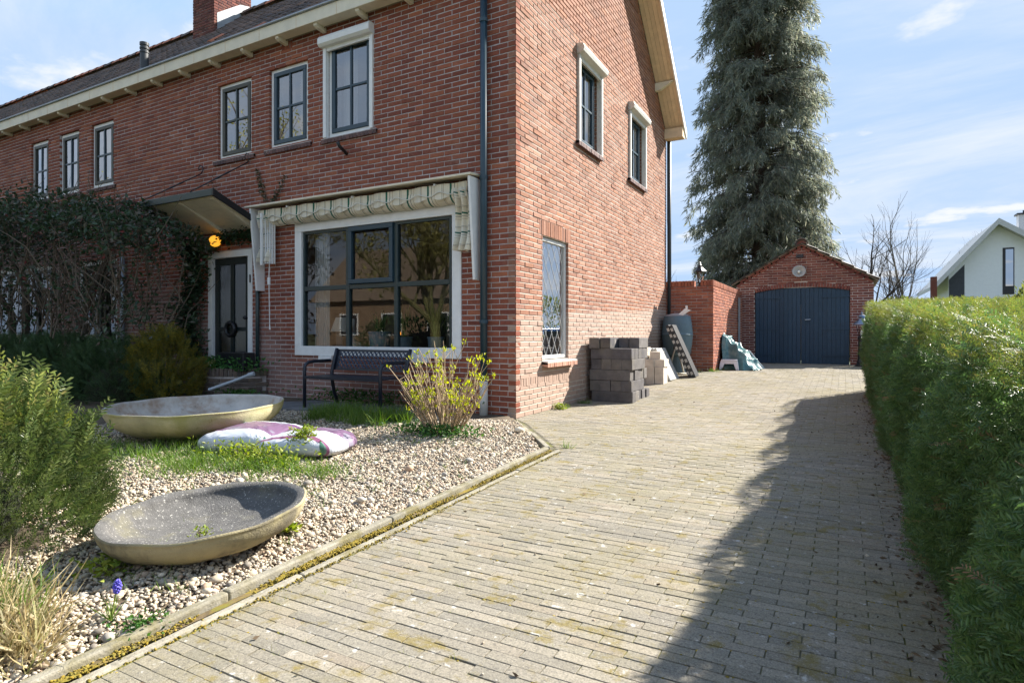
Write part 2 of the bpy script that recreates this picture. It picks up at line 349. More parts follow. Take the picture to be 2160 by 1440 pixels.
# pavers in stretcher bond, long side across the drive
PV = []
for _ in range(6):
    V, F = chamfer_box(.1985, .06, .0480, .0014, .0007); V = V[:, [0, 2, 1]].copy(); V[:, 2] *= -1; F = F[:, ::-1].copy(); PV.append((V, F))
mats = []
rowp, Lp = .0505, .203; y = -8.2; r_ = 0
def kerb_x(Y):                         # left edge of the paved drive
    if Y < -1.45: return 1.19
    if Y < -.28: return 1.19 + (Y + 1.45) / 1.17 * (-.93)
    return -.02 if Y > -.02 else .26 + (Y + .28) * -1.05
while y < 10.6:
    xl = max(kerb_x(y - .03), kerb_x(y + .03)); xr = 3.72 if y < 4.6 else 4.4
    if y > 6.5: xl = .93
    if y > 0: xl = max(xl, .02)
    x = xl + (Lp / 2 if r_ % 2 else Lp) - Lp + .0; first = True
    while x < xr:
        a = max(x, xl); b = min(x + .198, xr)
        if b - a > .05:
            cxp = (a + b) / 2; z = g(y) + random.uniform(-.0013, .0013) + .006 * math.sin(cxp * 1.7 + y * .9) * math.sin(y * 1.3)
            sl_ = (g(y + .05) - g(y - .05)) / .1; rz = random.uniform(-.012, .012)
            mats.append(mat4(np.array((1, rz, random.uniform(-.007, .007))) * ((b - a) / .198), (-rz, 1, sl_ + random.uniform(-.011, .011)), (0, -sl_, 1), (cxp, y + random.uniform(-.002, .002), z)))
        x += Lp
    y += rowp; r_ += 1
pieces(drive, 'paver', PV, mats, m_paver, nmax=300)

# concrete edging along the bed and a flush edge row
m_kerb = M('edging_concrete', [(.27,.245,.19), (.31,.28,.22), (.25,.23,.18)], rough=.92, noise=.25, nscale=9, bump=.7, bscale=120, spots=[((.15,.125,.04), 5, .47, .62, .75), ((.08,.075,.06), 30, .55, .7, .5), ((.5,.48,.42), 26, .62, .68, .6)])
kerb = thing('garden_edging', 'weathered concrete edging strip between the gravel bed and the brick drive', 'edging', (1.08, -4, -.12))
def kerbseg(a, b, w, zt, name, zb=-.2):
    a = Vector(a); b = Vector(b); t = (b - a).normalized(); nn = Vector((t.y, -t.x)); mb = MB()
    pts = [Vector((*(p + nn * s * w / 2), z)) for zo in (zb, zt) for p, s, z in ((a, -1, g(a.y) + zo), (a, 1, g(a.y) + zo), (b, 1, g(b.y) + zo), (b, -1, g(b.y) + zo))]
    mb.hexa([p - Vector((1.08, -4, -.12)) for p in pts]); return mb.build(name, m_kerb, kerb, bevel=.008)
yy = -8.4
while yy < -1.5:
    e = min(yy + .992, -1.43); j = random.uniform(-.006, .006)
    kerbseg((1.065 + j, yy), (1.065 + random.uniform(-.004, .004), e), .046, .034 + random.uniform(-.006, .006), 'edging_block')
    e2 = min(yy + .7, -1.35)
    yy = e + .006
yy = -8.1
while yy < -1.5:
    e = min(yy + .992, -1.38); kerbseg((1.152, yy), (1.152 + random.uniform(-.004, .004), e), .04, .004 + random.uniform(-.003, .003), 'edging_block'); yy = e + .007
kerbseg((1.06, -1.40), (.66, -.90), .046, .03, 'edging_block'); kerbseg((.655, -.893), (.17, -.29), .046, .02, 'edging_block')

# moss in the gutter between the two rows and in the joints
m_moss = M('moss', [(.19,.145,.015), (.26,.18,.02), (.14,.12,.02), (.30,.21,.04)], rough=.95, rnd=.3, noise=.3, nscale=40, bump=.8, bscale=250)
def blob_mesh(name, pts, rads, mat, flat=.5, parent=None, kind='stuff', sub=1, jit=.18):
    import bmesh
    bm = bmesh.new(); bmesh.ops.create_icosphere(bm, subdivisions=sub, radius=1); V0 = np.array([v.co for v in bm.verts]); F0 = np.array([[v.index for v in f.verts] for f in bm.faces]); bm.free()
    n = len(pts); pts = np.asarray(pts); rads = np.asarray(rads)
    sc3 = rads[:, None] * np.stack([rng.uniform(.75, 1.3, n), rng.uniform(.75, 1.3, n), np.full(n, flat) * rng.uniform(.7, 1.25, n)], 1)
    th = rng.uniform(0, 6.28, n); c, s = np.cos(th), np.sin(th)
    V = V0[None] * (1 + rng.uniform(-jit, jit, (n, len(V0), 1))) * sc3[:, None, :]
    X = V[:, :, 0] * c[:, None] - V[:, :, 1] * s[:, None]; Y = V[:, :, 0] * s[:, None] + V[:, :, 1] * c[:, None]
    tx = rng.uniform(-.35, .35, n)[:, None]; Zz = V[:, :, 2] + tx * X * flat
    VV = np.stack([X, Y, Zz], 2) + pts[:, None, :]; FF = F0[None] + (np.arange(n) * len(V0))[:, None, None]
    o = link(name, np_mesh(name, VV.reshape(-1, 3), FF.reshape(-1, 3), True), mat, parent)
    if kind: o['kind'] = kind
    return o
mbm = MB(); prevm = None
for k in range(260):
    yv = -8.2 + k * .0262; hh = [.004 + .012 * random.random() * (math.sin(yv * 3.1) + math.sin(yv * 7.7 + 1) > -.3) for _ in range(4)]
    cur = [(1.095 + q * .012 + random.uniform(-.002, .002), yv, g(yv) + hh[q]) for q in range(4)]
    if prevm:
        for q in range(3): mbm.quad(prevm[q], prevm[q + 1], cur[q + 1], cur[q])
    prevm = cur
m_mossbed = M('moss_bed', (.14,.10,.05), rough=.95, noise=.35, nscale=30, spots=[((.24,.175,.015), 6, .44, .56, .95), ((.16,.15,.02), 15, .55, .65, .8)], bump=1, bscale=220)
o = mbm.build('moss_strip', m_mossbed); tag(o, 'mossy soil in the narrow groove beside the concrete edging', 'moss', kind='stuff')
P = []; Rr = []
for _ in range(7000):
    yv = -6.2 + 4.75 * random.random() ** .9
    if math.sin(yv * 3.1) + math.sin(yv * 7.7 + 1) + random.uniform(-.8, 1.6) < -.1: continue
    P.append((1.112 + random.gauss(0, .012), yv, g(yv) + random.uniform(.002, .014))); Rr.append(random.uniform(.003, .0065))
for _ in range(1500):
    yv = -6.2 + 4.75 * random.random(); P.append((1.182 + random.gauss(0, .012), yv, g(yv) + random.uniform(-.006, .001))); Rr.append(random.uniform(.002, .006))
o = blob_mesh('moss', P, Rr, m_moss, .6); tag(o, 'golden green moss cushion strip along the concrete edging', 'moss', kind='stuff')
# moss tufts and small weeds in the paving joints
P = []; Rr = []
for _ in range(9000):
    yv = -5.6 + 9 * random.random() ** 1.3; xv = random.uniform(1.2, 3.5); row = round((yv + 8.2) / rowp)
    dens = math.sin(xv * 2.1 + 1) * math.sin(yv * 1.1) + .35 * math.sin(xv * 5 + yv * 4)
    if random.uniform(-.6, 1.1) > dens + .35: continue
    yj = -8.2 + row * rowp + rowp / 2; P.append((xv, yj + random.gauss(0, .003), g(yj) - .003 + .006 * math.sin(xv * 1.7 + yj * .9) * math.sin(yj * 1.3))); Rr.append(random.uniform(.003, .007))
o = blob_mesh('joint_moss', P, Rr, m_moss, .55); tag(o, 'yellow moss growing in the joints of the brick drive', 'moss', kind='stuff')

# ------------------------------------------------------------------ foliage kit
def yew_sprig(pairs=14, ln=.21, wd=.021, curve=.14):
    V = []; F = []
    def quad(a, b, c, d):
        n = len(V); V.extend([a, b, c, d]); F.append((n, n + 1, n + 2, n + 3))
    quad((-.008, 0, 0), (.008, 0, 0), (.004, curve, 1), (-.004, curve, 1))
    for i in range(pairs):
        t = .06 + .94 * i / (pairs - 1); y = curve * t * t; l = ln * (1 - .35 * abs(t - .45)) * random.uniform(.85, 1.1)
        for s in (-1, 1):
            up = random.uniform(-.05, .10); tip = (s * l * .86, y + up, t + l * .5); mid = (s * l * .45, y + up * .6, t + l * .27); w_ = wd * random.uniform(.8, 1.2)
            quad((0, y, t), (mid[0], mid[1], mid[2] - w_), tip, (mid[0], mid[1] + .012, mid[2] + w_))
    return np.array(V, np.float32), np.array(F, np.int32)
def leaf(fold=.15, wd=.45, tipn=.08):
    V = [(0,0,0), (-wd*.5,fold*.6,.4), (0,0,1), (wd*.5,fold*.6,.4), (0,-.02,.45)]
    return np.array(V, np.float32), np.array([(0,4,2,1), (0,3,2,4)], np.int32)
def frames(D, roll=None):
    """rotation matrices with column 2 = D"""
    D = D / np.linalg.norm(D, axis=1, keepdims=True); a = rng.normal(size=D.shape)
    if roll is not None: a = roll + .25 * a
    X = np.cross(a, D); X /= np.maximum(np.linalg.norm(X, axis=1, keepdims=True), 1e-6); Y = np.cross(D, X)
    return np.stack([X, Y, D], 2)
def scatter(name, bases, P, D, S, mat, parent=None, roll=None, kind=None, smooth=False):
    P = np.asarray(P, float); D = np.asarray(D, float); S = np.asarray(S, float); Rm = frames(D, roll) * S[:, None, None]
    var = rng.integers(0, len(bases), len(P)); Vs = []; Fs = []; off = 0
    for b, (V, F) in enumerate(bases):
        k = var == b
        if not k.any(): continue
        VV = np.einsum('nij,vj->nvi', Rm[k], V) + P[k][:, None, :]; n = k.sum()
        FF = F[None] + (np.arange(n) * len(V))[:, None, None] + off; off += n * len(V); Vs.append(VV.reshape(-1, 3)); Fs.append(FF.reshape(-1, F.shape[1]))
    o = link(name, np_mesh(name, np.concatenate(Vs), np.concatenate(Fs), smooth), mat, parent)
    if kind: o['kind'] = kind
    return o
SPR = [yew_sprig() for _ in range(4)]; SPW = [yew_sprig(9, .27, .05, .16) for _ in range(4)]; SPN = [yew_sprig(13, .24, .027, .16) for _ in range(5)]
LEAF = [leaf(random.uniform(.05, .25), random.uniform(.38, .55)) for _ in range(3)]
m_yew = m_leaf('yew_needles', [(.08,.145,.05), (.12,.19,.06), (.06,.12,.05), (.15,.22,.075), (.095,.16,.065)], tr=.38, rough=.38)
m_yewtip = m_leaf('yew_sunlit_tips', [(.17,.22,.05), (.24,.26,.065), (.13,.18,.045), (.27,.22,.08)], tr=.35, rough=.5)  # yellower needle colour, puts sunlight on the top sprigs into the paint
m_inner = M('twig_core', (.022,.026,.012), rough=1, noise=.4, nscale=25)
m_bark = M('bark', (.09,.068,.05), rough=.95, noise=.3, nscale=20, bump=1, bscale=45)
m_twig = M('twig', [(.13,.10,.07), (.17,.13,.09), (.10,.075,.055)], rough=.9, rnd=.2)

# ---- long clipped yew hedge on the right
hz = lambda Y: .97 + .051 * (Y + 3.5)
hedge = thing('yew_hedge', 'long clipped dark green yew hedge with yellowish top beside the drive', 'hedge', (4.05, -1, 0))
def hpos(off):
    """random points on the hedge surface: drive-side face, top and far end"""
    n = 62000; P = []; Dn = []
    yf = -7.4 + rng.random(n) * 12.0; q = rng.random(n)
    for y_, qq in zip(yf, q):
        keep = 1.0 if y_ < -.5 else max(.42, 1 - (y_ + .5) * .11)
        if y_ < -5.2: keep = .25
        if random.random() > keep: continue
        top = hz(y_); b = g(y_); wob = .025 * math.sin(y_ * 2.9) + .02 * math.sin(y_ * 6.1 + 1)
        if qq < .66:
            zf = random.random() ** .85; z_ = b + .04 + (top - b) * zf; x_ = 3.60 + wob * (1.15 - zf) - .10 * math.sin(zf * 2.6) + .06 * zf + .04 * math.sin(z_ * 7 + y_ * 5)
            P.append((x_ + off, y_, z_)); Dn.append((-.8, random.gauss(0, .6) - .1, random.gauss(.35, .55)))
        elif qq < .95:
            x_ = random.uniform(3.64, 4.5); P.append((x_, y_, top + .03 * math.sin(y_ * 5 + x_ * 4) - off - .05 * max(0, 3.78 - x_) * 6)); Dn.append((random.gauss(-.2, .45), random.gauss(-.1, .45), 1))
        else:
            x_ = random.uniform(3.6, 4.5); z_ = random.uniform(.15, hz(4.6)); P.append((x_, 4.62 - off, z_)); Dn.append((random.gauss(-.2, .4), 1, random.gauss(.3, .4)))
    return np.array(P), np.array(Dn)
P, Dn = hpos(0.0); topn = np.array([p[2] > hz(p[1]) - .03 - .09 * random.random() for p in P]) & (rng.random(len(P)) < .6)
P = P + rng.normal(0, .010, P.shape); S = rng.uniform(.042, .082, len(P))
Pn = P - .03 * Dn / np.linalg.norm(Dn, axis=1, keepdims=True); dead = (rng.random(len(P)) < .010) & ~topn; nearh = (P[:, 1] < -1.2) & (rng.random(len(P)) < .9)
k1 = ~topn & ~dead & nearh; k2 = ~topn & ~dead & (P[:, 1] >= -1.2)
scatter('foliage', SPN, Pn[k1], Dn[k1], S[k1] * 1.2, m_yew, None).parent = hedge; scatter('foliage', SPR, Pn[k2], Dn[k2], S[k2], m_yew, None).parent = hedge
scatter('dead_sprigs', SPN, P[dead], Dn[dead], S[dead] * .9, M('dead_needles', [(.26,.13,.06), (.34,.2,.1), (.2,.11,.06)], rough=.8), None).parent = hedge
scatter('sunlit_sprigs', SPR, P[topn], Dn[topn], S[topn], m_yewtip, None).parent = hedge
for o in hedge.children: o.matrix_parent_inverse = Matrix.Translation(-hedge.location); o['kind'] = 'stuff'
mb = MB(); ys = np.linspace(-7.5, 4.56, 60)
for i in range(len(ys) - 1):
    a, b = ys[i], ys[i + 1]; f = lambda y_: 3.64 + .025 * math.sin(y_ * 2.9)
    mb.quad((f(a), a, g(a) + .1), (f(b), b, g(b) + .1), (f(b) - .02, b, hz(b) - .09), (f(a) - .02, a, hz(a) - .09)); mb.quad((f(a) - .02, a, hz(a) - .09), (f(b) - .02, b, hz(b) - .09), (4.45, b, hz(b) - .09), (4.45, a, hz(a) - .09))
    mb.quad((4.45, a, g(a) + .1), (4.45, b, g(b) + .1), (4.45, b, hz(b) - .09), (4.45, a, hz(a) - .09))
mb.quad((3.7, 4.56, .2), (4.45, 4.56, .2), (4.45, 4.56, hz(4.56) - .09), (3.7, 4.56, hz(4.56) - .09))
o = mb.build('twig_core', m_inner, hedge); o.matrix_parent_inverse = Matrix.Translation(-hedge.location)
mb = MB()
for k in range(16):
    y_ = -6.5 + k * .7; mb.tube([(3.95 + random.uniform(-.1, .1), y_, g(y_) - .05), (3.95, y_, .6)], [.03, .02], 6)
o = mb.build('stem', m_bark, hedge); o.matrix_parent_inverse = Matrix.Translation(-hedge.location)
# litter of brown needles along the hedge foot
P = []; Dn = []
for _ in range(2600):
    y_ = -5 + 9 * random.random(); x_ = 3.66 - abs(random.gauss(0, .11)); P.append((x_, y_, g(y_) + .006)); Dn.append((random.gauss(0, 1), random.gauss(0, 1), .12))
o = scatter('hedge_litter', LEAF, P, Dn, rng.uniform(.012, .035, len(P)), M('dry_litter', [(.10,.065,.035), (.16,.11,.065), (.07,.05,.03), (.22,.15,.09)], rough=.9)); tag(o, 'brown dry needles and leaf litter under the hedge foot', 'litter', kind='stuff')

def bush(name, label, cat, c, rx, ry, h, n, mat, tipmat=None, smin=.06, smax=.12, zlow=.05, up=.5, tipfrac=.35, shape=1.0, group=None, core=.8, bases=None, lob=1, shoots=0):
    c = Vector(c); t = thing(name, label, cat, c, 0, group); P = []; Dn = []
    ph = [random.uniform(0, 6) for _ in range(4)]
    while len(P) < n:
        a = random.uniform(0, 2 * math.pi); u = random.random(); el = math.asin(u); zc = zlow * h + (1 - zlow) * h * math.sin(el)
        rr = math.cos(el) ** shape * (1 + .10 * lob * math.sin(3 * a + ph[0] + 3 * el * (lob - 1)) + .07 * lob * math.sin(7 * a + ph[1] + 4 * el)) * random.uniform(.86, 1.03)
        P.append((rr * rx * math.cos(a), rr * ry * math.sin(a), zc * random.uniform(.93, 1.04)))
        Dn.append((math.cos(a) * math.cos(el) + random.gauss(0, .35), math.sin(a) * math.cos(el) + random.gauss(0, .35), up + math.sin(el) + random.gauss(0, .3)))
    P = np.array(P); Dn = np.array(Dn); S = rng.uniform(smin, smax, n)
    if shoots:
        q = rng.choice(np.where(P[:, 2] > h * .35)[0], shoots, replace=False); P[q, :2] *= rng.uniform(1.0, 1.08, (shoots, 1)); P[q, 2] *= rng.uniform(1.0, 1.05, shoots); S[q] = rng.uniform(smax * 1.1, smax * 2.0, shoots); Dn[q, 2] += .7
    k = (P[:, 2] > h * .72) & (rng.random(n) < tipfrac) if tipmat else np.zeros(n, bool)
    scatter('foliage', bases or SPR, P[~k], Dn[~k], S[~k], mat, t)['kind'] = 'stuff'
    if k.any(): scatter('sunlit_sprigs', bases or SPR, P[k], Dn[k], S[k], tipmat, t)['kind'] = 'stuff'
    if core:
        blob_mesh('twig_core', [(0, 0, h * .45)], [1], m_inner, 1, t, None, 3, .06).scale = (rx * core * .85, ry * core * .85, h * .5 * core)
    mb = MB()
    for _ in range(7):
        a = random.uniform(0, 6.3); mb.tube([(.04 * math.cos(a), .04 * math.sin(a), -.1), (rx * .4 * math.cos(a), ry * .4 * math.sin(a), h * .4), (rx * .7 * math.cos(a), ry * .7 * math.sin(a), h * .75)], [.015, .01, .004], 5)
    mb.build('stem', m_twig, t); return t
m_yewL = m_leaf('yew_sunny', [(.07,.105,.035), (.11,.15,.045), (.05,.085,.03), (.15,.18,.06), (.09,.12,.045)], tr=.3, rough=.36)
bush('yew_bush', 'sunlit loose yew bush with golden shoot tips beside the dark concrete bowl', 'bush', (-.60, -4.86, gg(-.4, -4.7)), .66, .70, .75, 6800, m_yewL, m_yewtip, .055, .10, .05, .6, .4, .5, bases=SPW, lob=1.5, shoots=420)

# ------------------------------------------------------------------ the brick house
house = thing('brick_house', 'two-storey red brick house with tiled roof, white window frames and dark green sashes', 'house', (0, 0, 0))
XL = -16.0; XR = -27.0; HD = 6.56; TAN = .93; ZU = 5.12             # left end, depth, roof pitch, underside of the roof at the wall face
# front openings (X range, Z range)
UPF = [(-2.93, -2.12, 3.62, 4.92), (-4.08, -3.30, 3.635, 4.795), (-5.24, -4.47, 3.635, 4.795), (-8.87, -8.15, 3.62, 4.78), (-10.0, -9.30, 3.62, 4.78), (-11.12, -10.44, 3.62, 4.78)]
BIG = (-3.53, -.73, .66, 2.51); DOOR = (-5.47, -4.44, .12, 2.22); LOW = [(-9.35, -8.05, .62, 2.3), (-12.9, -10.3, .62, 2.3)]
FH = UPF + [BIG, DOOR] + LOW
# side openings (Y range, Z range)
SH = [(1.80, 2.68, 3.64, 4.90), (4.08, 5.0, 3.64, 4.86), (.685, 1.48, .64, 2.165)]
wf = slab_with_holes((0, 0, 0), (1, 0, 0), (0, -1, 0), XL, -.012, -.25, 5.14, FH, name='wall', mat=m_mortar, parent=house)
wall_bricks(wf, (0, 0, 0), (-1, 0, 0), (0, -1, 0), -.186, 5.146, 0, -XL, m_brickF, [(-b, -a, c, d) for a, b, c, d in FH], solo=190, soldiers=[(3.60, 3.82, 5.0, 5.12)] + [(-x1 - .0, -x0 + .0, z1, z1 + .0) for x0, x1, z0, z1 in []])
def gclip(z, a, b):
    if z <= ZU: return a, b
    k = (z - ZU) / TAN; return a + k, b - k
# gable slab: lower part with holes + triangle
ws = slab_with_holes((0, 0, 0), (0, 1, 0), (1, 0, 0), .012, HD - .012, -.25, 5.1, SH, name='wall', mat=m_mortarG, parent=house)
mb = MB(); zt = ZU + TAN * HD / 2
for x_ in (-.012, -.28): mb.quad((x_, 0.01, 5.1), (x_, HD - .01, 5.1), (x_, HD / 2, zt))
mb.build('gable_wall', m_mortarG, house)
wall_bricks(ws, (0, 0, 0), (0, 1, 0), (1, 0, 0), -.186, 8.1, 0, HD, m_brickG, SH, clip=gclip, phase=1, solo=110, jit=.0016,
            soldiers=[(.0, 1.9, .35, .462), (.60, 1.565, 2.17, 2.36)])
mb = MB(); mb.box((XR, HD - .28, -.25), (-.012, HD, 5.14)); mb.box((XR, 0.03, -.25), (XL - .01, HD - .3, 5.14)); mb.build('rear_wall', m_mortar, house)
# rooms behind the glass
mb = MB(); mb.box((XL + .3, .32, 2.72), (-.3, HD - .3, 2.9)); mb.box((XL + .3, .29, 5.0), (-.3, HD - .3, 5.1)); mb.build('ceiling_slab', m_plaster, house)
mb = MB(); mb.box((XL + .3, .29, -.2), (-.3, HD - .3, .1)); mb.build('room_floor', m_floorin, house)
mb = MB()
for z0, z1 in ((.1, 2.72), (2.9, 5.0)):
    mb.box((XL + .3, 3.6, z0), (-.3, 3.7, z1))
    for xw in (-3.95, -5.75, -7.0, -9.6): mb.box((xw, .29, z0), (xw + .08, 3.6, z1))
mb.build('inner_wall', m_plaster, house)

def F3(o, u, n):          # local (u along, z, out) -> world
    o = Vector(o); u = Vector(u); n = Vector(n)
    return lambda a, z, k: o + u * a + n * k + Vector((0, 0, z))
def pbox(mb, T, a0, a1, z0, z1, k0, k1):
    mb.hexa([T(a0, z0, k0), T(a1, z0, k0), T(a1, z0, k1), T(a0, z0, k1), T(a0, z1, k0), T(a1, z1, k0), T(a1, z1, k1), T(a0, z1, k1)])
def ring(mb, T, a0, a1, z0, z1, w, k0, k1):
    pbox(mb, T, a0, a1, z0, z0 + w, k0, k1); pbox(mb, T, a0, a1, z1 - w, z1, k0, k1); pbox(mb, T, a0, a0 + w, z0 + w, z1 - w, k0, k1); pbox(mb, T, a1 - w, a1, z0 + w, z1 - w, k0, k1)
def pane(T, a0, a1, z0, z1, k, parent, mat=None, name='pane'):
    mb = MB(); mb.quad(T(a0, z0, k), T(a1, z0, k), T(a1, z1, k), T(a0, z1, k)); return mb.build(name, mat or m_glass, parent)
def sash_window(T, a0, a1, z0, z1, sash_mat, bar_mat, rec=-.04, fw=.058, sw=.06, frame_mat=None):
    mb = MB(); ring(mb, T, a0 + .003, a1 - .003, z0 + .003, z1 - .003, fw, rec - .06, rec); w_ = mb.build('window', frame_mat or m_white, house, bevel=.004)
    b0, b1, c0, c1 = a0 + fw + .004, a1 - fw - .004, z0 + fw + .004, z1 - fw - .004
    mb = MB(); ring(mb, T, b0, b1, c0, c1, sw, rec - .045, rec + .014); mb.build('sash', sash_mat, w_, bevel=.005)
    am, cm = (b0 + b1) / 2, (c0 + c1) / 2
    mb = MB(); pbox(mb, T, am - .014, am + .014, c0 + sw, c1 - sw, rec - .03, rec + .006); mb.build('glazing_bar', bar_mat, w_)
    mb = MB(); pbox(mb, T, b0 + sw, b1 - sw, cm - .014, cm + .014, rec - .029, rec + .004); mb.build('glazing_bar', bar_mat, w_)
    for i in range(2):
        for j in range(2):
            p0 = (b0 + sw if i == 0 else am + .014); p1 = (am - .014 if i == 0 else b1 - sw); q0 = (c0 + sw if j == 0 else cm + .014); q1 = (cm - .014 if j == 0 else c1 - sw)
            t1, t2 = random.uniform(-.003, .003), random.uniform(-.003, .003)
            mb = MB(); mb.quad(T(p0, q0, rec - .012 + t1), T(p1, q0, rec - .012 - t1), T(p1, q1, rec - .012 - t1 + t2), T(p0, q1, rec - .012 + t1 + t2)); mb.build('pane', m_glassU if rec > -.05 else m_glassS, w_)
    return w_
def brick_sill(T, a0, a1, z, mat, parent=house, out=.03, h=.055, slope=.02, name='sill'):
    mb = MB(); n = int((a1 - a0) / .062); w_ = (a1 - a0) / n
    s = None
    base = MB(); pbox(base, T, a0 + .004, a1 - .004, z - h + .004, z - .008, -.12, out - .006); s = base.build(name, m_mortar, parent)
    for k in range(n):
        mb = MB(); a = a0 + k * w_ + .004; b = a0 + (k + 1) * w_ - .004; j = random.uniform(-.003, .003)
        mb.hexa([T(a, z - h, -.11), T(b, z - h, -.11), T(b, z - h - slope, out + j), T(a, z - h - slope, out + j), T(a, z + .004, -.11), T(b, z + .004, -.11), T(b, z - slope, out + j), T(a, z - slope, out + j)])
        mb.build('sill_brick', mat, s)
m_glassU = glass_mat('upper_glass', boost=2.3, base=.12); m_glassS = glass_mat('side_glass', boost=1.8, base=.05, rough=.0)
TF = F3((0, 0, 0), (1, 0, 0), (0, -1, 0)); TS = F3((0, 0, 0), (0, 1, 0), (1, 0, 0))
for i, (a, b, c, d) in enumerate(UPF):
    mt = (m_bluegreen, m_bluegreen, m_olive, m_olive, m_olive, m_olive)[i]
    w_ = sash_window(TF, a, b, c, d, mt, (m_bluegreen if i != 2 else m_green))
    brick_sill(TF, a - .09, b + .09, c - .002, m_sillbrick)
    if i == 0:                            # roller shutter casing
        mb = MB(); s_ = [(.075, .0), (.105, .03), (.105, .10), (.08, .135), (.0, .135), (.0, .0)]
        n0 = [TF(a - .07, d - .08 + z, k) for k, z in s_]; n1_ = [TF(b + .03, d - .08 + z, k) for k, z in s_]
        nv = len(mb.v); mb.v += [tuple(p) for p in n0 + n1_]; m_ = len(s_)
        for q in range(m_): mb.f.append((nv + q, nv + (q + 1) % m_, nv + m_ + (q + 1) % m_, nv + m_ + q))
        mb.f.append(tuple(range(nv, nv + m_))); mb.f.append(tuple(range(nv + m_, nv + 2 * m_))[::-1]); mb.build('shutter_box', m_white, w_)
        for xa in (a - .045, b - .03):
            mb = MB(); pbox(mb, TF, xa, xa + .055, c + .0, d - .08, -.03, .03); mb.build('shutter_rail', m_white, w_, bevel=.003)
        mb = MB(); pbox(mb, TF, a + .012, b - .032, d - .13, d - .08, -.01, .02); mb.build('shutter_slat', m_white, w_)
# curtains and a blind behind upper panes
def drape(parent, T, a0, a1, z0, z1, k, mat, folds=9, amp=.03, name='curtain'):
    mb = MB(); n = folds * 6; nv = len(mb.v)
    for i in range(n + 1):
        a = a0 + (a1 - a0) * i / n; kk = k + amp * math.sin(i / 6 * 2 * math.pi) + random.uniform(-.004, .004)
        mb.v += [tuple(T(a, z0, kk)), tuple(T(a, z1, kk))]
    for i in range(n): q = nv + i * 2; mb.f.append((q, q + 2, q + 3, q + 1))
    return mb.build(name, mat, parent, smooth=True)
drape(house, TF, -3.62, -3.36, 3.66, 4.76, -.24, m_curtain); drape(house, TF, -2.84, -2.62, 3.66, 4.86, -.25, m_curtain, 6)
bl = MB(); bl.box((-3.66, .19, 4.70), (-3.35, .22, 4.73)); bl = bl.build('blind', m_white, house)
for k in range(42):
    z_ = 3.70 + k * .0235; mb = MB(); mb.hexa([TF(-3.65, z_, -.205), TF(-3.36, z_, -.205), TF(-3.36, z_ + .012, -.185), TF(-3.65, z_ + .012, -.185), TF(-3.65, z_ + .002, -.205), TF(-3.36, z_ + .002, -.205), TF(-3.36, z_ + .014, -.185), TF(-3.65, z_ + .014, -.185)]); mb.build('slat', m_white, bl)
for a, b in ((-8.8, -8.2), (-9.95, -9.35)): drape(house, TF, a, b, 3.66, 4.74, -.24, m_curtain, 12)

# side windows with roller boxes
for i, (a, b, c, d) in enumerate(SH[:2]):
    w_ = sash_window(TS, a + .05, b - .06, c + .01, d - .05, m_bluegreen, m_bluegreen, rec=-.07, fw=.04, sw=.06)
    brick_sill(TS, a - .07, b + .02, c, m_sillbrick, out=.055)
    mb = MB(); prof = [(.02, -.06), (.10, -.03), (.115, .02), (.09, .07), (.0, .085), (.0, -.06)]
    n0 = [TS(a - .03, d + z, k) for k, z in prof]; n1_ = [TS(b + .07, d + z, k) for k, z in prof]; nv = 0; mb.v += [tuple(p) for p in n0 + n1_]; m_ = len(prof)
    for q in range(m_): mb.f.append((q, (q + 1) % m_, m_ + (q + 1) % m_, m_ + q))
    mb.f.append(tuple(range(m_))); mb.f.append(tuple(range(m_, 2 * m_))[::-1]); mb.build('shutter_box', m_alu, w_)
    for xa in (a - .01, b - .015):
        mb = MB(); pbox(mb, TS, xa, xa + .06, c + .0, d - .06, -.05, .035); mb.build('shutter_rail', m_alu, w_, bevel=.004)
    mb = MB(); pbox(mb, TS, a + .05, b - .015, d - .12, d - .06, -.01, .02); mb.build('shutter_slat', m_alu, w_)
    drape(house, TS, b - .42, b - .12, c + .05, d - .1, -.3, M('cream_curtain', (.7, .62, .4), rough=.9, transl=.3), 5)
# leaded window near the corner
a, b, c, d = SH[2]
mb = MB(); ring(mb, TS, a + .003, b - .003, c + .003, d - .003, .045, -.09, -.035); lw = mb.build('leaded_window', M('pale_frame', (.62,.62,.6), rough=.4, noise=.05), house, bevel=.004)
pane(TS, a + .048, b - .048, c + .048, d - .048, -.065, lw, m_glassL); 
mb = MB(); p0, p1, q0, q1 = a + .048, b - .048, c + .048, d - .048; W_, H_ = p1 - p0, q1 - q0
nxd, nzd = 4, 5
for s in (-1, 1):
    for k in range(-8, 14):
        # diamond lines: x/W*nxd + s*z/H*nzd = k
        pts = []
        for zt_ in (0, 1):
            xv = (k - s * zt_ * nzd) / nxd
            pts.append((xv, zt_))
        (xa, za), (xb, zb) = pts; dx = xb - xa; t0, t1 = 0, 1
        for lim, sg in ((0, 1), (1, -1)):
            if dx != 0:
                tt = (lim - xa) / dx
                if (dx > 0) == (sg > 0): t0 = max(t0, tt)
                else: t1 = min(t1, tt)
        if t1 - t0 > .02:
            A = TS(p0 + (xa + dx * t0) * W_, q0 + t0 * H_, -.063 + .001 * s); B = TS(p0 + (xa + dx * t1) * W_, q0 + t1 * H_, -.063 + .001 * s); mb.tube([A, B], .0024, 5, False)
mb.build('lead_strip', M('lead_came', (.7,.7,.68), rough=.5), lw)['kind'] = 'stuff'
drape(house, TS, a + .1, b - .02, c + .04, d - .05, -.32, M('grey_green_curtain', (.62,.66,.62), rough=.9, transl=.3), 7, .02)
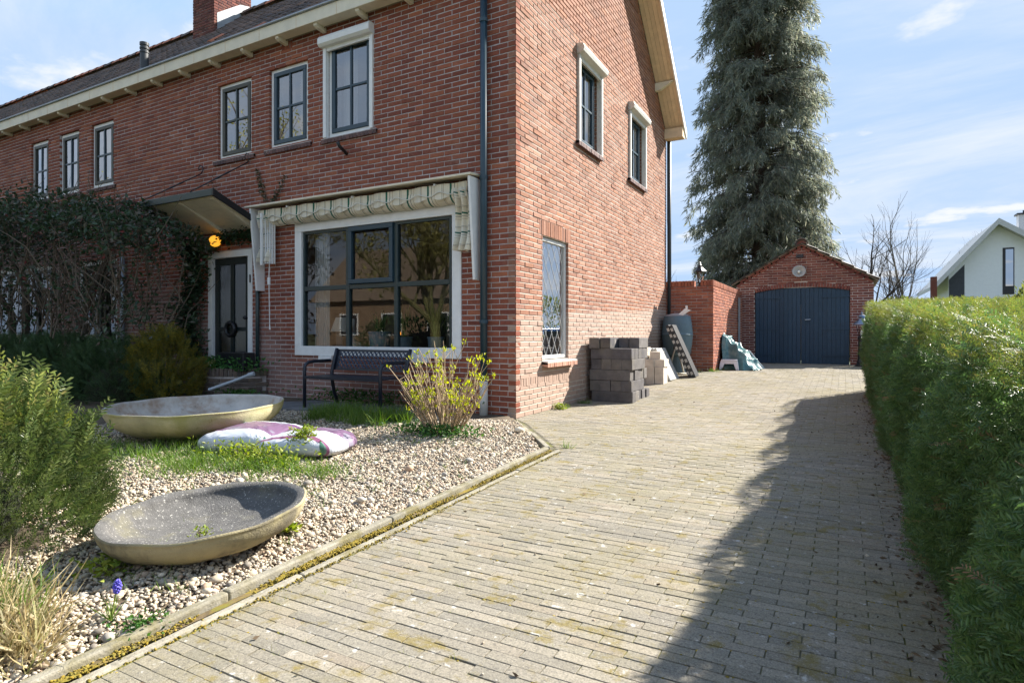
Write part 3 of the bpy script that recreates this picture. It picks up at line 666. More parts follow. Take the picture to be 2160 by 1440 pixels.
brick_sill(TS, a - .02, b + .12, c - .01, M('sill_tile', [(.40,.2,.14), (.46,.25,.18), (.34,.17,.12)], rough=.8, rnd=.1, noise=.2, nscale=30), out=.085, h=.05, slope=.03)

# ---- big front window
a, b, c, d = BIG
mb = MB(); ring(mb, TF, a, b, c, d, .13, -.10, .022); bw = mb.build('big_window', m_white, house, bevel=.006)
mb = MB(); pbox(mb, TF, a - .10, b + .03, d + .002, d + .075, -.02, .075); mb.build('window_cornice', m_cream, bw, bevel=.008)
for xs_ in (-3.05, -1.45): mb = MB(); pbox(mb, TF, xs_, xs_ + .24, c - .055, c - .002, -.02, .04); mb.build('sill_bracket', m_white, bw)
p0, p1, q0, q1 = a + .134, b - .16, c + .09, d - .135; v1, v2, h1 = -2.555, -1.735, 1.585
mb = MB(); ring(mb, TF, p0, p1, q0, q1, .03, -.07, -.012); mb.build('sash', m_green, bw)
for xv in (v1, v2): mb = MB(); pbox(mb, TF, xv - .03, xv + .03, q0 + .03, q1 - .03, -.065, -.004); mb.build('glazing_bar', m_green, bw, bevel=.004)
for x0, x1 in ((p0 + .03, v1 - .03), (v1 + .03, v2 - .03), (v2 + .03, p1 - .03)): mb = MB(); pbox(mb, TF, x0, x1, h1 - .03, h1 + .03, -.066, -.006); mb.build('glazing_bar', m_green, bw, bevel=.004)
mb = MB(); ring(mb, TF, v1 + .032, v2 - .032, h1 + .034, q1 - .004, .06, -.05, .026); cs_ = mb.build('casement', m_bluegreen, bw, bevel=.006)
for x0, x1 in ((p0 + .03, v1 - .03), (v1 + .03, v2 - .03), (v2 + .03, p1 - .03)):
    for z0, z1 in ((q0 + .03, h1 - .03), (h1 + .03, q1 - .03)):
        if z0 > 1.5 and x0 > -2.6 and x0 < -2: pane(TF, x0 + .06, x1 - .06, z0 + .06, z1 - .06, -.015, bw)
        else: pane(TF, x0, x1, z0, z1, -.04 + random.uniform(-.002, .002), bw)
mb = MB(); pbox(mb, TF, a + .05, b - .05, c + .02, c + .06, -.62, -.11); mb.build('window_sill', m_white, bw)
drape(house, TF, -3.40, -3.13, .78, 2.45, -.24, m_curtain, 6, .02); 

# things on the inner sill (each its own thing)
zs = c + .06
m_pot = M('pot_blue_grey', (.13,.20,.26), rough=.55, noise=.1)
def pot_plant(x, yk, r_, h_, n, ln, mat, label, spread=.5, kind='blade'):
    t = thing('potted_plant', label, 'potted plant', (x, yk, zs)); mb = MB(); mb.lathe([(.001, 0), (r_ * .82, 0), (r_, h_), (r_ * 1.04, h_), (r_ * 1.04, h_ - .02), (r_ * .9, h_ - .02), (.001, h_ - .03)], 24); mb.build('pot', m_pot, t, smooth=False)
    P = []; D = []
    mbp = MB()
    for _ in range(n):
        an = random.uniform(0, 6.28); l = ln * random.uniform(.6, 1.05); sp = random.uniform(.05, spread); w_ = random.uniform(.010, .02) * (1.6 if kind == 'blade' else .35); ca, sa = math.cos(an), math.sin(an); prev = None
        for k in range(6):
            s = k / 5; rr = .3 * r_ + sp * l * s ** 1.7; z_ = h_ - .03 + l * s * (1 - .25 * sp * s); ww = w_ * (1 - s) ** .5 + .001
            cur = ((rr * ca - ww * sa, rr * sa + ww * ca, z_), (rr * ca + ww * sa, rr * sa - ww * ca, z_))
            if prev: mbp.quad(prev[0], prev[1], cur[1], cur[0])
            prev = cur
    mbp.build('leaves', mat, t)['kind'] = 'stuff'; return t
m_sans = m_leaf('upright_leaf', [(.10,.16,.04), (.16,.22,.06), (.08,.13,.04)], .2); m_grassy = m_leaf('grassy_leaf', [(.14,.19,.06), (.2,.25,.08), (.1,.15,.05)], .3)
pot_plant(-2.28, .33, .155, .27, 14, .38, m_leaf('fern_leaf', [(.03,.07,.02), (.05,.10,.03)], .2), 'small dark green plant in the widest blue-grey pot behind glass', .6)
pot_plant(-1.86, .33, .11, .2, 22, .52, m_sans, 'upright strap-leaved plant in blue-grey pot behind the glazing bar', .25)
pot_plant(-1.36, .35, .11, .2, 70, .62, m_grassy, 'wispy grassy plant in blue-grey pot beside the watering can', .75, 'thin')
t = thing('table_lamp', 'small table lamp with pale shade on the window sill', 'lamp', (-3.0, .36, zs)); mb = MB(); mb.box((-.06, -.06, 0), (.06, .06, .26)); mb.build('lamp_base', M('lamp_wood', (.12,.10,.085), rough=.6), t, bevel=.005); mb = MB(); mb.lathe([(.165, .27), (.09, .47)], 20); mb.lathe([(.001, .47), (.09, .47)], 20); mb.build('lamp_shade', M('linen_shade', (.75,.72,.64), rough=.9, transl=.3), t, smooth=True)
m_stone = M('grey_stone', (.55,.55,.5), rough=.8, noise=.15, nscale=30)
t = thing('statue', 'kneeling grey stone figure statue on a plinth behind the window', 'statue', (-2.72, .30, zs)); mb = MB(); mb.box((-.13, -.09, 0), (.13, .09, .05)); mb.build('plinth', m_stone, t, bevel=.006)
import bmesh
def skin_figure(name, verts, edges, radii, mat, parent, root=0):
    me = bpy.data.meshes.new(name); me.from_pydata(verts, edges, []); o = link(name, me, mat, parent); o.modifiers.new('skin', 'SKIN'); o.modifiers.new('sub', 'SUBSURF').levels = 2; o.modifiers['sub'].render_levels = 2
    for i, r_ in enumerate(radii): me.skin_vertices[0].data[i].radius = (r_, r_); me.skin_vertices[0].data[i].use_root = (i == root)
    return o
skin_figure('figure', [(-.03,0,.10), (-.035,0,.20), (-.03,0,.30), (-.02,0,.36), (-.015,0,.42), (-.01,0,.455), (.03,.04,.08), (.10,.045,.09), (.03,-.04,.08), (.10,-.045,.09), (-.09,.04,.07), (-.09,-.04,.07), (-.03,.05,.31), (.0,.06,.24), (.07,.03,.23), (-.03,-.05,.31), (.0,-.06,.24), (.07,-.03,.23)],
            [(0,1),(1,2),(2,3),(3,4),(4,5),(0,6),(6,7),(0,8),(8,9),(0,10),(0,11),(2,12),(12,13),(13,14),(2,15),(15,16),(16,17)], [.062,.055,.058,.026,.042,.022,.045,.035,.045,.035,.03,.03,.028,.022,.018,.028,.022,.018], m_stone, t)
t = thing('watering_can', 'slim metal watering can with looped handle on the window sill', 'watering can', (-1.02, .30, zs)); m_steel = M('brushed_steel', (.5,.52,.53), rough=.35, metal=.8)
mb = MB(); mb.lathe([(.001, 0), (.05, 0), (.05, .2), (.001, .2)], 20); mb.build('body', m_steel, t, smooth=False); mb = MB(); mb.tube([(-.04, 0, .03), (-.12, 0, .05), (-.24, 0, .16)], [.009, .007, .005], 8); mb.build('spout', m_steel, t, smooth=True)
mb = MB(); mb.tube([(-.03, 0, .2)] + [(.03 - .07 * math.cos(k / 8 * 3.1), 0, .2 + .09 * math.sin(k / 8 * 3.14)) for k in range(1, 8)] + [(.1, 0, .19), (.1, 0, .06), (.05, 0, .04)], .004, 6); mb.build('handle', m_steel, t, smooth=True)
t = thing('round_lamp', 'small glowing orange ball lamp deep inside the front room', 'lamp', (-2.62, 1.2, zs - .02)); mb = MB(); mb.lathe([(.06 * math.sin(k / 10 * 3.1416) + .0005, .30 - .06 * math.cos(k / 10 * 3.1416)) for k in range(11)], 18); mb.build('globe', M('amber_glow', (.9,.4,.08), emit=((1,.36,.04), 1.3)), t, smooth=True); mb = MB(); mb.tube([(0,0,-.62), (0,0,.24)], [.04, .012], 8); mb.build('stand', m_black, t)
t = thing('armchair', 'dark high-backed armchair silhouette inside the front room', 'armchair', (-2.75, 1.7, .1)); m_fab = M('dark_fabric', (.012,.012,.014), rough=.9)
mb = MB(); mb.box((-.35, -.35, .1), (.35, .35, .42)); mb.build('seat', m_fab, t, bevel=.05); mb = MB(); mb.box((-.35, .22, .42), (.35, .42, 1.15)); mb.build('backrest', m_fab, t, bevel=.08)
for s in (-1, 1): mb = MB(); mb.box((s * .42 - .07, -.35, .1), (s * .42 + .07, .4, .62)); mb.build('armrest', m_fab, t, bevel=.04)

# ---- front door with ribbed glass
a, b, c, d = DOOR
mb = MB(); pbox(mb, TF, a, a + .10, c, d, -.10, .012); pbox(mb, TF, b - .10, b, c, d, -.10, .012); pbox(mb, TF, a + .1, b - .1, d - .1, d, -.10, .012); df = mb.build('door_frame', m_white, house, bevel=.005)
p0, p1, q1 = a + .105, b - .105, d - .105; pm = (p0 + p1) / 2
m_door = M('door_paint', (.012,.02,.02), rough=.35, noise=.1)
mb = MB(); ring(mb, TF, p0, p1, c + .02, q1, .10, -.085, -.035); pbox(mb, TF, pm - .04, pm + .04, c + .12, q1 - .1, -.084, -.034); pbox(mb, TF, p0 + .1, pm - .04, 1.0, 1.06, -.083, -.036); pbox(mb, TF, pm + .04, p1 - .1, 1.0, 1.06, -.083, -.036); dr = mb.build('door', m_door, house, bevel=.005)
for x0, x1 in ((p0 + .1, pm - .04), (pm + .04, p1 - .1)):
    for z0, z1 in ((c + .12, 1.0), (1.06, q1 - .1)):
        mb = MB(); n = 18
        for k in range(n):
            u0_ = x0 + (x1 - x0) * k / n; u1_ = x0 + (x1 - x0) * (k + 1) / n; um = (u0_ + u1_) / 2
            mb.quad(TF(u0_, z0, -.062), TF(um, z0, -.056), TF(um, z1, -.056), TF(u0_, z1, -.062)); mb.quad(TF(um, z0, -.056), TF(u1_, z0, -.062), TF(u1_, z1, -.062), TF(um, z1, -.056))
        mb.build('pane', m_glassr, dr)
mb = MB(); mb.lathe([(.001, 0), (.03, .0), (.03, .02), (.018, .03), (.032, .05), (.02, .07), (.001, .072)], 14); kn = mb.build('door_knob', m_black, dr, smooth=True); kn.location = TF(p1 - .05, 1.2, -.035); kn.rotation_euler = (R(90), 0, 0)
mb = MB(); ptsw = [(.10 * math.cos(k / 16 * 6.2832), 0, .10 * math.sin(k / 16 * 6.2832)) for k in range(17)]; mb.tube(ptsw, .03, 8, False); wr = mb.build('door_wreath', m_black, None, smooth=True); wr.location = TF(pm + .0, 1.03, .0); tag(wr, 'dark ring wreath hanging on the front door crossbar', 'wreath')
mb = MB(); pbox(mb, TF, a - .1, b + .1, -.1, .12, -.1, .42); mb.build('door_step', M('blue_stone', (.12,.125,.13), rough=.8, noise=.2), house, bevel=.01)
# house number plate, numeral 1
fc = bpy.data.curves.new('number', 'FONT'); fc.body = '1'; fc.size = .17; fc.extrude = .006; fo = bpy.data.objects.new('tmp', fc); COL.objects.link(fo); dg = bpy.context.evaluated_depsgraph_get(); me = bpy.data.meshes.new_from_object(fo.evaluated_get(dg)); bpy.data.objects.remove(fo)
hn = link('house_number', me, m_black, house); hn.rotation_euler = (R(90), 0, 0); hn.location = (b - .075, -.022, 1.72)

# ---- canopy over the door
cp = thing('door_canopy', 'dark green edged canopy with cream boarded underside above the front door', 'canopy', (-5.02, 0, 2.5))
Cw = lambda x, y, z: (x + 5.02, y, z - 2.5)
x0, x1, yf, zw, zf = -5.85, -4.2, -.80, 2.50, 2.83; zl = lambda y: zw + (zf - zw) * (y / yf)
nb = 9
for k in range(nb):
    ya = yf * (.03 + .94 * k / nb); yb = yf * (.03 + .94 * (k + 1) / nb) + .006; mb = MB(); mb.hexa([Cw(x0 + .03, ya, zl(ya)), Cw(x1 - .03, ya, zl(ya)), Cw(x1 - .03, yb, zl(yb)), Cw(x0 + .03, yb, zl(yb)), Cw(x0 + .03, ya, zl(ya) + .02), Cw(x1 - .03, ya, zl(ya) + .02), Cw(x1 - .03, yb, zl(yb) + .02), Cw(x0 + .03, yb, zl(yb) + .02)]); mb.build('soffit_board', m_cream, cp, bevel=.002)
for xb in (x0 + .12, (x0 + x1) / 2, x1 - .12): mb = MB(); mb.hexa([Cw(xb - .035, -.02, zl(0) - .06), Cw(xb + .035, -.02, zl(0) - .06), Cw(xb + .035, yf + .05, zl(yf) - .03), Cw(xb - .035, yf + .05, zl(yf) - .03), Cw(xb - .035, -.02, zl(0) - .002), Cw(xb + .035, -.02, zl(0) - .002), Cw(xb + .035, yf + .05, zl(yf) - .002), Cw(xb - .035, yf + .05, zl(yf) - .002)]); mb.build('beam', m_cream, cp)
mb = MB(); mb.hexa([Cw(x0, yf - .03, zf - .01), Cw(x1, yf - .03, zf - .01), Cw(x1, yf, zf - .01), Cw(x0, yf, zf - .01), Cw(x0, yf - .03, zf + .08), Cw(x1, yf - .03, zf + .08), Cw(x1, yf, zf + .08), Cw(x0, yf, zf + .08)]); mb.build('fascia', m_green, cp, bevel=.004)
for xe in (x0 - .028, x1): mb = MB(); mb.hexa([Cw(xe, 0, zw - .02), Cw(xe + .028, 0, zw - .02), Cw(xe + .028, yf - .03, zf - .012), Cw(xe, yf - .03, zf - .012), Cw(xe, 0, zw + .07), Cw(xe + .028, 0, zw + .07), Cw(xe + .028, yf - .03, zf + .083), Cw(xe, yf - .03, zf + .083)]); mb.build('fascia', m_black, cp, bevel=.004)
mb = MB(); mb.quad(Cw(x0, 0, zw + .065), Cw(x1, 0, zw + .065), Cw(x1, yf, zf + .072), Cw(x0, yf, zf + .072)); mb.build('roofing', M('bitumen', (.03,.03,.03), rough=.9), cp)
for xr_, zr_ in ((-4.52, 3.50), (-5.62, 3.47)):
    A = Vector(Cw(xr_, -.03, zr_)); B = Vector(Cw(xr_ - .12, yf + .04, zf + .14)); pts = []
    for k in range(13): s = k / 12; pts.append(A.lerp(B, s))
    mb = MB(); mb.tube(pts, [.009 if not 4 <= k <= 8 else .009 + .006 * (k % 2) for k in range(13)], 6); mb.tube([A + Vector((0, .0 - .02 * 0, .0)), A + Vector((.03, .01, .05)), A + Vector((.03, .01, .11)), A + Vector((-.02, .0, .14)), A + Vector((-.06, 0, .10)), A + Vector((-.04, 0, .06))], .008, 6)
    mb.tube([B, B + Vector((-.05, -.03, -.02)), B + Vector((-.1, -.045, -.09)), B + Vector((-.02, -.05, -.13)), B + Vector((.05, -.05, -.07))], .008, 6); mb.build('tie_rod', m_black, cp, smooth=True)['kind'] = 'stuff'
t = thing('porch_lamp', 'round glowing yellow lamp on the wall above the front door', 'lamp', (-5.1, -.02, 2.36)); mb = MB(); mb.lathe([(.085 * math.sin(k / 12 * 3.1416) + .0005, -.085 * math.cos(k / 12 * 3.1416)) for k in range(13)], 24); o = mb.build('globe', M('yellow_glow', (.9,.5,.1), emit=((1,.42,.03), .4)), t, smooth=True); o.location = (0, -.13, 0); mb = MB(); mb.tube([(0, .02, 0), (0, -.06, 0)], .04, 10); mb.build('lamp_holder', m_black, t)

# ---- gutter box, brackets, downpipes
ft = MB(); ft.box((XR, -.21, 5.115), (.36, -.03, 5.285)); gt = ft.build('gutter', m_cream, house, bevel=.006)
mb = MB(); mb.box((XR, -.24, 5.286), (.38, -.02, 5.312)); mb.build('gutter_edge', m_zinc, gt, bevel=.008)
x_ = .02; k = 0
while x_ > XR:
    mb = MB(); y0_, y1_ = -.20, -.008; mb.v += [(x_ - .03, y1_, 5.05), (x_ + .03, y1_, 5.05), (x_ + .03, y0_ + .06, 5.06), (x_ - .03, y0_ + .06, 5.06), (x_ - .03, y0_ + .02, 5.085), (x_ + .03, y0_ + .02, 5.085), (x_ - .03, y0_ + .015, 5.113), (x_ + .03, y0_ + .015, 5.113), (x_ - .03, y1_, 5.113), (x_ + .03, y1_, 5.113)]
    mb.f += [(0, 3, 2, 1), (3, 4, 5, 2), (4, 6, 7, 5), (0, 8, 6, 4, 3), (1, 2, 5, 7, 9), (6, 8, 9, 7)]; mb.build('gutter_bracket', m_cream, gt)
    mb = MB(); mb.box((x_ - .33, -.213, 5.117), (x_ - .326, -.207, 5.283)); mb.build('gutter_seam', m_soffit, gt)
    x_ -= .745; k += 1
def pipe(name, pts, r_, mat, parent, clamps=()):
    mb = MB(); mb.tube(pts, r_, 12); o = mb.build(name, mat, parent, smooth=True)
    for z_ in clamps: mb = MB(); mb.tube([(pts[-1][0], pts[-1][1], z_ - .02), (pts[-1][0], pts[-1][1], z_ + .02)], r_ + .008, 12); mb.build('pipe_clamp', mat, o)
    return o
dp_ = pipe('downpipe', [(-.38, -.075, 5.12), (-.38, -.075, .42)], .042, m_bluegreen, house, (4.55, 2.75, 1.1)); mb = MB(); mb.tube([(-.38, -.075, .42), (-.38, -.075, -.05)], .05, 12); mb.build('downpipe_foot', M('pale_pvc', (.5,.51,.5), rough=.6, noise=.1), dp_, smooth=True)
pipe('downpipe', [(-4.27, -.05, 2.42), (-4.27, -.05, .1)], .028, m_green, house, (2.0,)); pipe('downpipe', [(-7.75, -.06, 2.3), (-7.75, -.06, 0)], .04, m_zinc, house, (1.4,))
pipe('downpipe', [(.045, 6.62, 5.0), (.045, 6.62, 3.3), (.055, 6.60, 3.2), (.055, 6.60, .25)], .042, M('dark_pipe', (.02,.03,.035), rough=.5), house)
# ---- roof
m_slab = M('roof_board', (.2,.16,.12), rough=.9)
mb = MB(); OV = .375
zr = ZU + TAN * HD / 2
for s in (0, 1):
    f = (lambda y: y) if s == 0 else (lambda y: HD - y)
    pts = [(f(-.05), ZU - .05 * TAN), (HD / 2, zr)]
    (ya, za), (yb, zb) = pts; th_ = .10
    mb.hexa([(XR, ya, za + .022), (OV, ya, za + .022), (OV, yb, zb + .022), (XR, yb, zb + .022), (XR, ya, za + th_), (OV, ya, za + th_), (OV, yb, zb + th_), (XR, yb, zb + th_)])
roof = mb.build('roof', m_slab, house)
for s in (0, 1):                              # soffit boards of the verge overhang
    f = (lambda y: y) if s == 0 else (lambda y: HD - y)
    for k in range(5):
        xa = .004 + k * .0745; xb = xa + .071; mb = MB(); ya, yb = f(-.05), HD / 2; za, zb = ZU - .05 * TAN, zr
        mb.hexa([(xa, ya, za), (xb, ya, za), (xb, yb, zb), (xa, yb, zb), (xa, ya, za + .018), (xb, ya, za + .018), (xb, yb, zb + .018), (xa, yb, zb + .018)]); mb.build('soffit_board', m_soffit, roof)
    mb = MB(); ya, yb = f(-.12), HD / 2; za, zb = ZU - .12 * TAN, zr
    mb.hexa([(OV, ya, za - .04), (OV + .025, ya, za - .04), (OV + .025, yb, zb - .04), (OV, yb, zb - .04), (OV, ya, za + .13), (OV + .025, ya, za + .13), (OV + .025, yb, zb + .13), (OV, yb, zb + .13)]); mb.build('bargeboard', m_white, roof)
    for yk in (.80, 2.2):
        y_ = f(yk); zk = ZU + TAN * yk; mb = MB(); mb.hexa([(0, y_ - .045, zk - .16), (.10, y_ - .045, zk - .15), (.10, y_ + .045, zk - .15), (0, y_ + .045, zk - .16), (0, y_ - .045, zk - .01), (.36, y_ - .045, zk - .01), (.36, y_ + .045, zk - .01), (0, y_ + .045, zk - .01)]); mb.build('purlin_end', m_cream, roof)
mb = MB(); mb.box((0.003, HD - .16, 4.955), (OV, HD + .06, 5.07)); mb.build('eave_box', m_soffit, roof, bevel=.004); mb = MB(); mb.box((0.003, HD - .14, 5.073), (OV - .004, HD + .05, 5.16)); mb.build('eave_box', m_soffit, roof)
# pantiles
def pantile():
    V = []; F = []; n = 7; prof = []
    for i in range(n + 1):
        u = i / n; prof.append((-.105 + .21 * u, .022 * math.sin(u * 2 * math.pi * .95 + .5)))
    for (x, z) in prof: V.append((x, 0, z))
    for (x, z) in prof: V.append((x, .40, z - .0))
    for (x, z) in prof: V.append((x, .003, z - .016))
    for i in range(n): F.append((i, i + 1, n + 2 + i, n + 1 + i)); F.append((2 * n + 2 + i, 2 * n + 3 + i, i + 1, i))
    return np.array(V, np.float32), np.array(F, np.int32)
PT = [pantile()]; PTs = []
ang = math.atan(TAN); cy, cz = math.cos(ang), math.sin(ang); mats = []
nrow = 14
for rI in range(nrow):
    sdist = .33 * rI
    for ci in range(int((OV - XR) / .2)):
        X_ = OV - .08 - ci * .2; t_ = random.uniform(-.012, .012)
        y_ = -.09 + sdist * cy; z_ = ZU + TAN * -.09 + .155 + sdist * cz + random.uniform(-.005, .006); tl = ang - .05
        mats.append(mat4((1, t_, t_), (0, math.cos(tl), math.sin(tl)), (0, -math.sin(tl), math.cos(tl)), (X_, y_, z_)))
pieces(roof, 'roof_tile', PT, mats, m_tile, nmax=300, smooth=True)
mats = []
for rI in range(nrow):
    for ci in range(int((OV - XL) / .2)):
        y_ = HD + .09 - .33 * rI * cy; z_ = ZU - .09 * TAN + .155 + .33 * rI * cz; tl = ang - .05
        mats.append(mat4((-1, 0, 0), (0, -math.cos(tl), math.sin(tl)), (0, math.sin(tl), math.cos(tl)), (OV - .08 - ci * .2, y_, z_)))
pieces(roof, 'roof_tile', PT, mats, m_tile, nmax=0, smooth=True)
rt = []
for k in range(70):
    mb = MB(); x_ = OV - .2 - k * .385
    if -9.95 < x_ < -8.75: continue
    n_ = 8
    for e, rr in ((0, .12), (.40, .105)):
        for i in range(n_ + 1): a_ = math.pi * i / n_; mb.v.append((x_ - e + .2, HD / 2 + rr * 1.15 * math.cos(a_), zr + .155 + rr * math.sin(a_) - .02))
    for i in range(n_): mb.f.append((i, i + 1, n_ + 2 + i, n_ + 1 + i))
    mb.build('ridge_tile', m_tileo if random.random() < .55 else m_tile, roof, smooth=True)
for (x_, y_) in ((-6.9, .55), (-7.3, 1.3), (-5.6, .9)):     # odd replaced orange tiles
    me = np_mesh('roof_tile', *PT[0], True); me.materials.append(m_tileo); o = bpy.data.objects.new('roof_tile', me); COL.objects.link(o); o.parent = roof; tl = ang - .02; o.matrix_local = Matrix(mat4((1, 0, 0), (0, math.cos(tl), math.sin(tl)), (0, -math.sin(tl), math.cos(tl)), (x_, y_, ZU + TAN * y_ + .185)).tolist())
# chimney and flue
cb = slab_with_holes((-9.75, 2.55, 0), (1, 0, 0), (0, -1, 0), 0.01, .74, 7.3, 8.9, [], name='chimney', mat=m_mortar, parent=house, back=-.95)
mb = MB(); mb.box((-9.74, 2.562, 7.3), (-9.0, 3.5, 8.93)); cb.data = mb.build('x', m_mortar).data; bpy.data.objects.remove(bpy.data.objects['x'])
m_brickC = brick_mat('brick_chimney', [(.12,.05,.045), (.18,.07,.055), (.22,.08,.06), (.10,.045,.04)])
wall_bricks(cb, (-9.75, 2.55, 0), (1, 0, 0), (0, -1, 0), 7.3, 8.9, 0, .76, m_brickC, solo=40); wall_bricks(cb, (-8.99, 2.55, 0), (0, 1, 0), (1, 0, 0), 7.3, 8.9, 0, .95, m_brickC, solo=30, phase=1)
mb = MB(); mb.box((-9.82, 2.48, 8.9), (-8.92, 3.58, 8.98)); mb.build('chimney_cap', M('cap_concrete', (.2,.19,.17), rough=.9), cb, bevel=.01)
mb = MB(); mb.quad((-8.983, 2.62, 7.5), (-8.983, 3.45, 7.5), (-8.983, 3.45, 8.62), (-8.983, 3.2, 8.55), (-8.983, 2.75, 8.2), (-8.983, 2.62, 8.1)); mb.build('flashing', m_lead, cb)
fl = MB(); yv_ = .62; zv_ = ZU + TAN * yv_ + .1; fl.lathe([(.14, -.05), (.13, .05), (.075, .13), (.07, .42), (.08, .43), (.08, .46), (.066, .47), (.066, .49), (.08, .50), (.08, .53), (.066, .54), (.066, .56), (.08, .57), (.08, .62), (.001, .63)], 20, (-8.28, yv_, zv_)); fl.build('flue_pipe', M('flue_grey', (.05,.055,.06), rough=.5), house, smooth=False)
mb = MB(); mb.tube([(0, 0, 0), (-.0, -.14, .07), (0, -.17, .12)], [.022, .022, .024], 8); o = mb.build('flag_holder', m_black, house, smooth=True); o.location = (-2.56, -.0, 3.35)

# ---- awning cassette over the big window
aw = thing('window_awning', 'cream awning hood with folded green striped canvas around the front window', 'awning', (-2.34, 0, 2.78))
A_ = lambda x, y, z: (x + 2.34, y, z - 2.78)
mb = MB(); mb.hexa([A_(-4.28, -.27, 2.755), A_(-.44, -.27, 2.755), A_(-.44, -.004, 2.785), A_(-4.28, -.004, 2.785), A_(-4.28, -.27, 2.78), A_(-.44, -.27, 2.78), A_(-.44, -.004, 2.81), A_(-4.28, -.004, 2.81)]); mb.build('hood', m_cream, aw, bevel=.004)
for xw in (-4.20, -.49):
    mb = MB(); mb.hexa([A_(xw, -.14, 1.58), A_(xw + .03, -.14, 1.58), A_(xw + .03, -.004, 1.58), A_(xw, -.004, 1.58), A_(xw, -.25, 2.75), A_(xw + .03, -.25, 2.75), A_(xw + .03, -.004, 2.75), A_(xw, -.004, 2.75)]); mb.build('side_board', m_white, aw, bevel=.004)
def stripe_mat():
    m = bpy.data.materials.new('striped_canvas'); m.use_nodes = True; t = m.node_tree; n = t.nodes; L = t.links.new; b_ = n['Principled BSDF']; uv = n.new('ShaderNodeUVMap'); sp = n.new('ShaderNodeSeparateXYZ'); L(uv.outputs[0], sp.inputs[0])
    fr = n.new('ShaderNodeMath'); fr.operation = 'FRACT'; L(sp.outputs[0], fr.inputs[0]); cr = n.new('ShaderNodeValToRGB'); cr.color_ramp.interpolation = 'CONSTANT'; e = cr.color_ramp.elements
    cols = [(0, (.80,.74,.60)), (.10, (.03,.05,.045)), (.115, (.80,.74,.60)), (.16, (.35,.22,.10)), (.175, (.80,.74,.60)), (.40, (.02,.13,.09)), (.48, (.80,.74,.60)), (.58, (.03,.05,.045)), (.60, (.80,.74,.60)), (.72, (.4,.28,.14)), (.735, (.80,.74,.60))]
    while len(e) < len(cols): e.new(.5)
    for i, (p, c_) in enumerate(cols): e[i].position = p; e[i].color = (*c_, 1)
    L(fr.outputs[0], cr.inputs[0]); nz = n.new('ShaderNodeTexNoise'); nz.inputs['Scale'].default_value = 7; mx = n.new('ShaderNodeMixRGB'); mx.blend_type = 'MULTIPLY'; mx.inputs[0].default_value = .18; L(cr.outputs[0], mx.inputs[1]); L(nz.outputs[0], mx.inputs[2]); L(mx.outputs[0], b_.inputs['Base Color']); b_.inputs['Roughness'].default_value = .9
    return m
m_canvas = stripe_mat()
def cloth(name, fn, nu, nv_, uvf, parent, mat):
    V = [fn(i / nu, j / nv_) for j in range(nv_ + 1) for i in range(nu + 1)]; F = [(j * (nu + 1) + i, j * (nu + 1) + i + 1, (j + 1) * (nu + 1) + i + 1, (j + 1) * (nu + 1) + i) for j in range(nv_) for i in range(nu)]
    me = np_mesh(name, V, F, True); uvl = me.uv_layers.new(name='UVMap'); uvs = [uvf(i / nu, j / nv_) for j in range(nv_ + 1) for i in range(nu + 1)]
    for lp in me.loops: uvl.data[lp.index].uv = uvs[lp.vertex_index]
    return link(name, me, mat, parent)
NS = 11.2
cloth('valance', lambda u, v: A_(-4.10 + 3.56 * u, -.17 - .012 * math.sin(u * NS * 6.283 + 1) - .01 * math.sin(u * 31), 2.715 - (.165 + .018 * math.cos(u * NS * 6.283)) * v), 180, 4, lambda u, v: (u * NS, v), aw, m_canvas)
cloth('canvas_roll', lambda u, v: A_(-4.10 + 3.56 * u, -.05 - .12 * math.sin(v * 3.1) - .006 * math.sin(u * 40), 2.60 + .11 * math.cos(v * 3.1) + .004 * math.sin(u * 57)), 120, 8, lambda u, v: (u * NS, v), aw, m_canvas)
mb = MB(); mb.tube([A_(-4.1 + 3.56 * k / 220, -.19 - .012 * math.sin(k / 220 * NS * 6.283 + 1), 2.60 + .018 * math.cos(k / 220 * NS * 6.283)) for k in range(221)], .006, 5); mb.build('valance_trim', M('trim_white', (.7,.68,.6), rough=.8), aw, smooth=True)
for xs_, sgn, zb_ in ((-3.99, 1, 1.98), (-.62, -1, 1.92)):
    cloth('folded_canvas', lambda u, v, xs_=xs_, zb_=zb_: A_(xs_ - .10 + .20 * u + .02 * math.sin(v * 9), -.07 - .075 * (1 + math.sin(u * 14 + v * 2)) * (.75 + .35 * math.sin(v * 7 + 1)), 2.64 - (2.64 - zb_) * v), 28, 16, lambda u, v: (v * 3.2 + .2, u), aw, m_canvas)
for k in range(5): mb = MB(); mb.box(A_(-3.93 + k * .022, -.20 + .02 * k, 1.95), A_(-3.918 + k * .022, -.18 + .02 * k, 2.58)); mb.build('awning_arm', m_white, aw)
mb = MB(); mb.box(A_(-3.99, -.23, 1.93), A_(-3.955, -.20, 2.66)); mb.build('awning_arm', m_white, aw)
for xs_ in (-3.5, -2.3, -1.0): mb = MB(); mb.box(A_(xs_, -.2, 2.70), A_(xs_ + .02, -.02, 2.725)); mb.build('canvas_hook', m_white, aw)
mb = MB(); mb.tube([A_(-3.93, -.12, 1.96), A_(-3.94, -.12, 1.75), A_(-3.95, -.10, 1.1), A_(-3.945, -.10, 1.02)], [.007, .006, .006, .012], 6); mb.tube([A_(-3.94, -.12, 1.76), A_(-3.94, -.12, 1.66)], .022, 8); mb.build('pull_cord', m_white, aw)['kind'] = 'stuff'
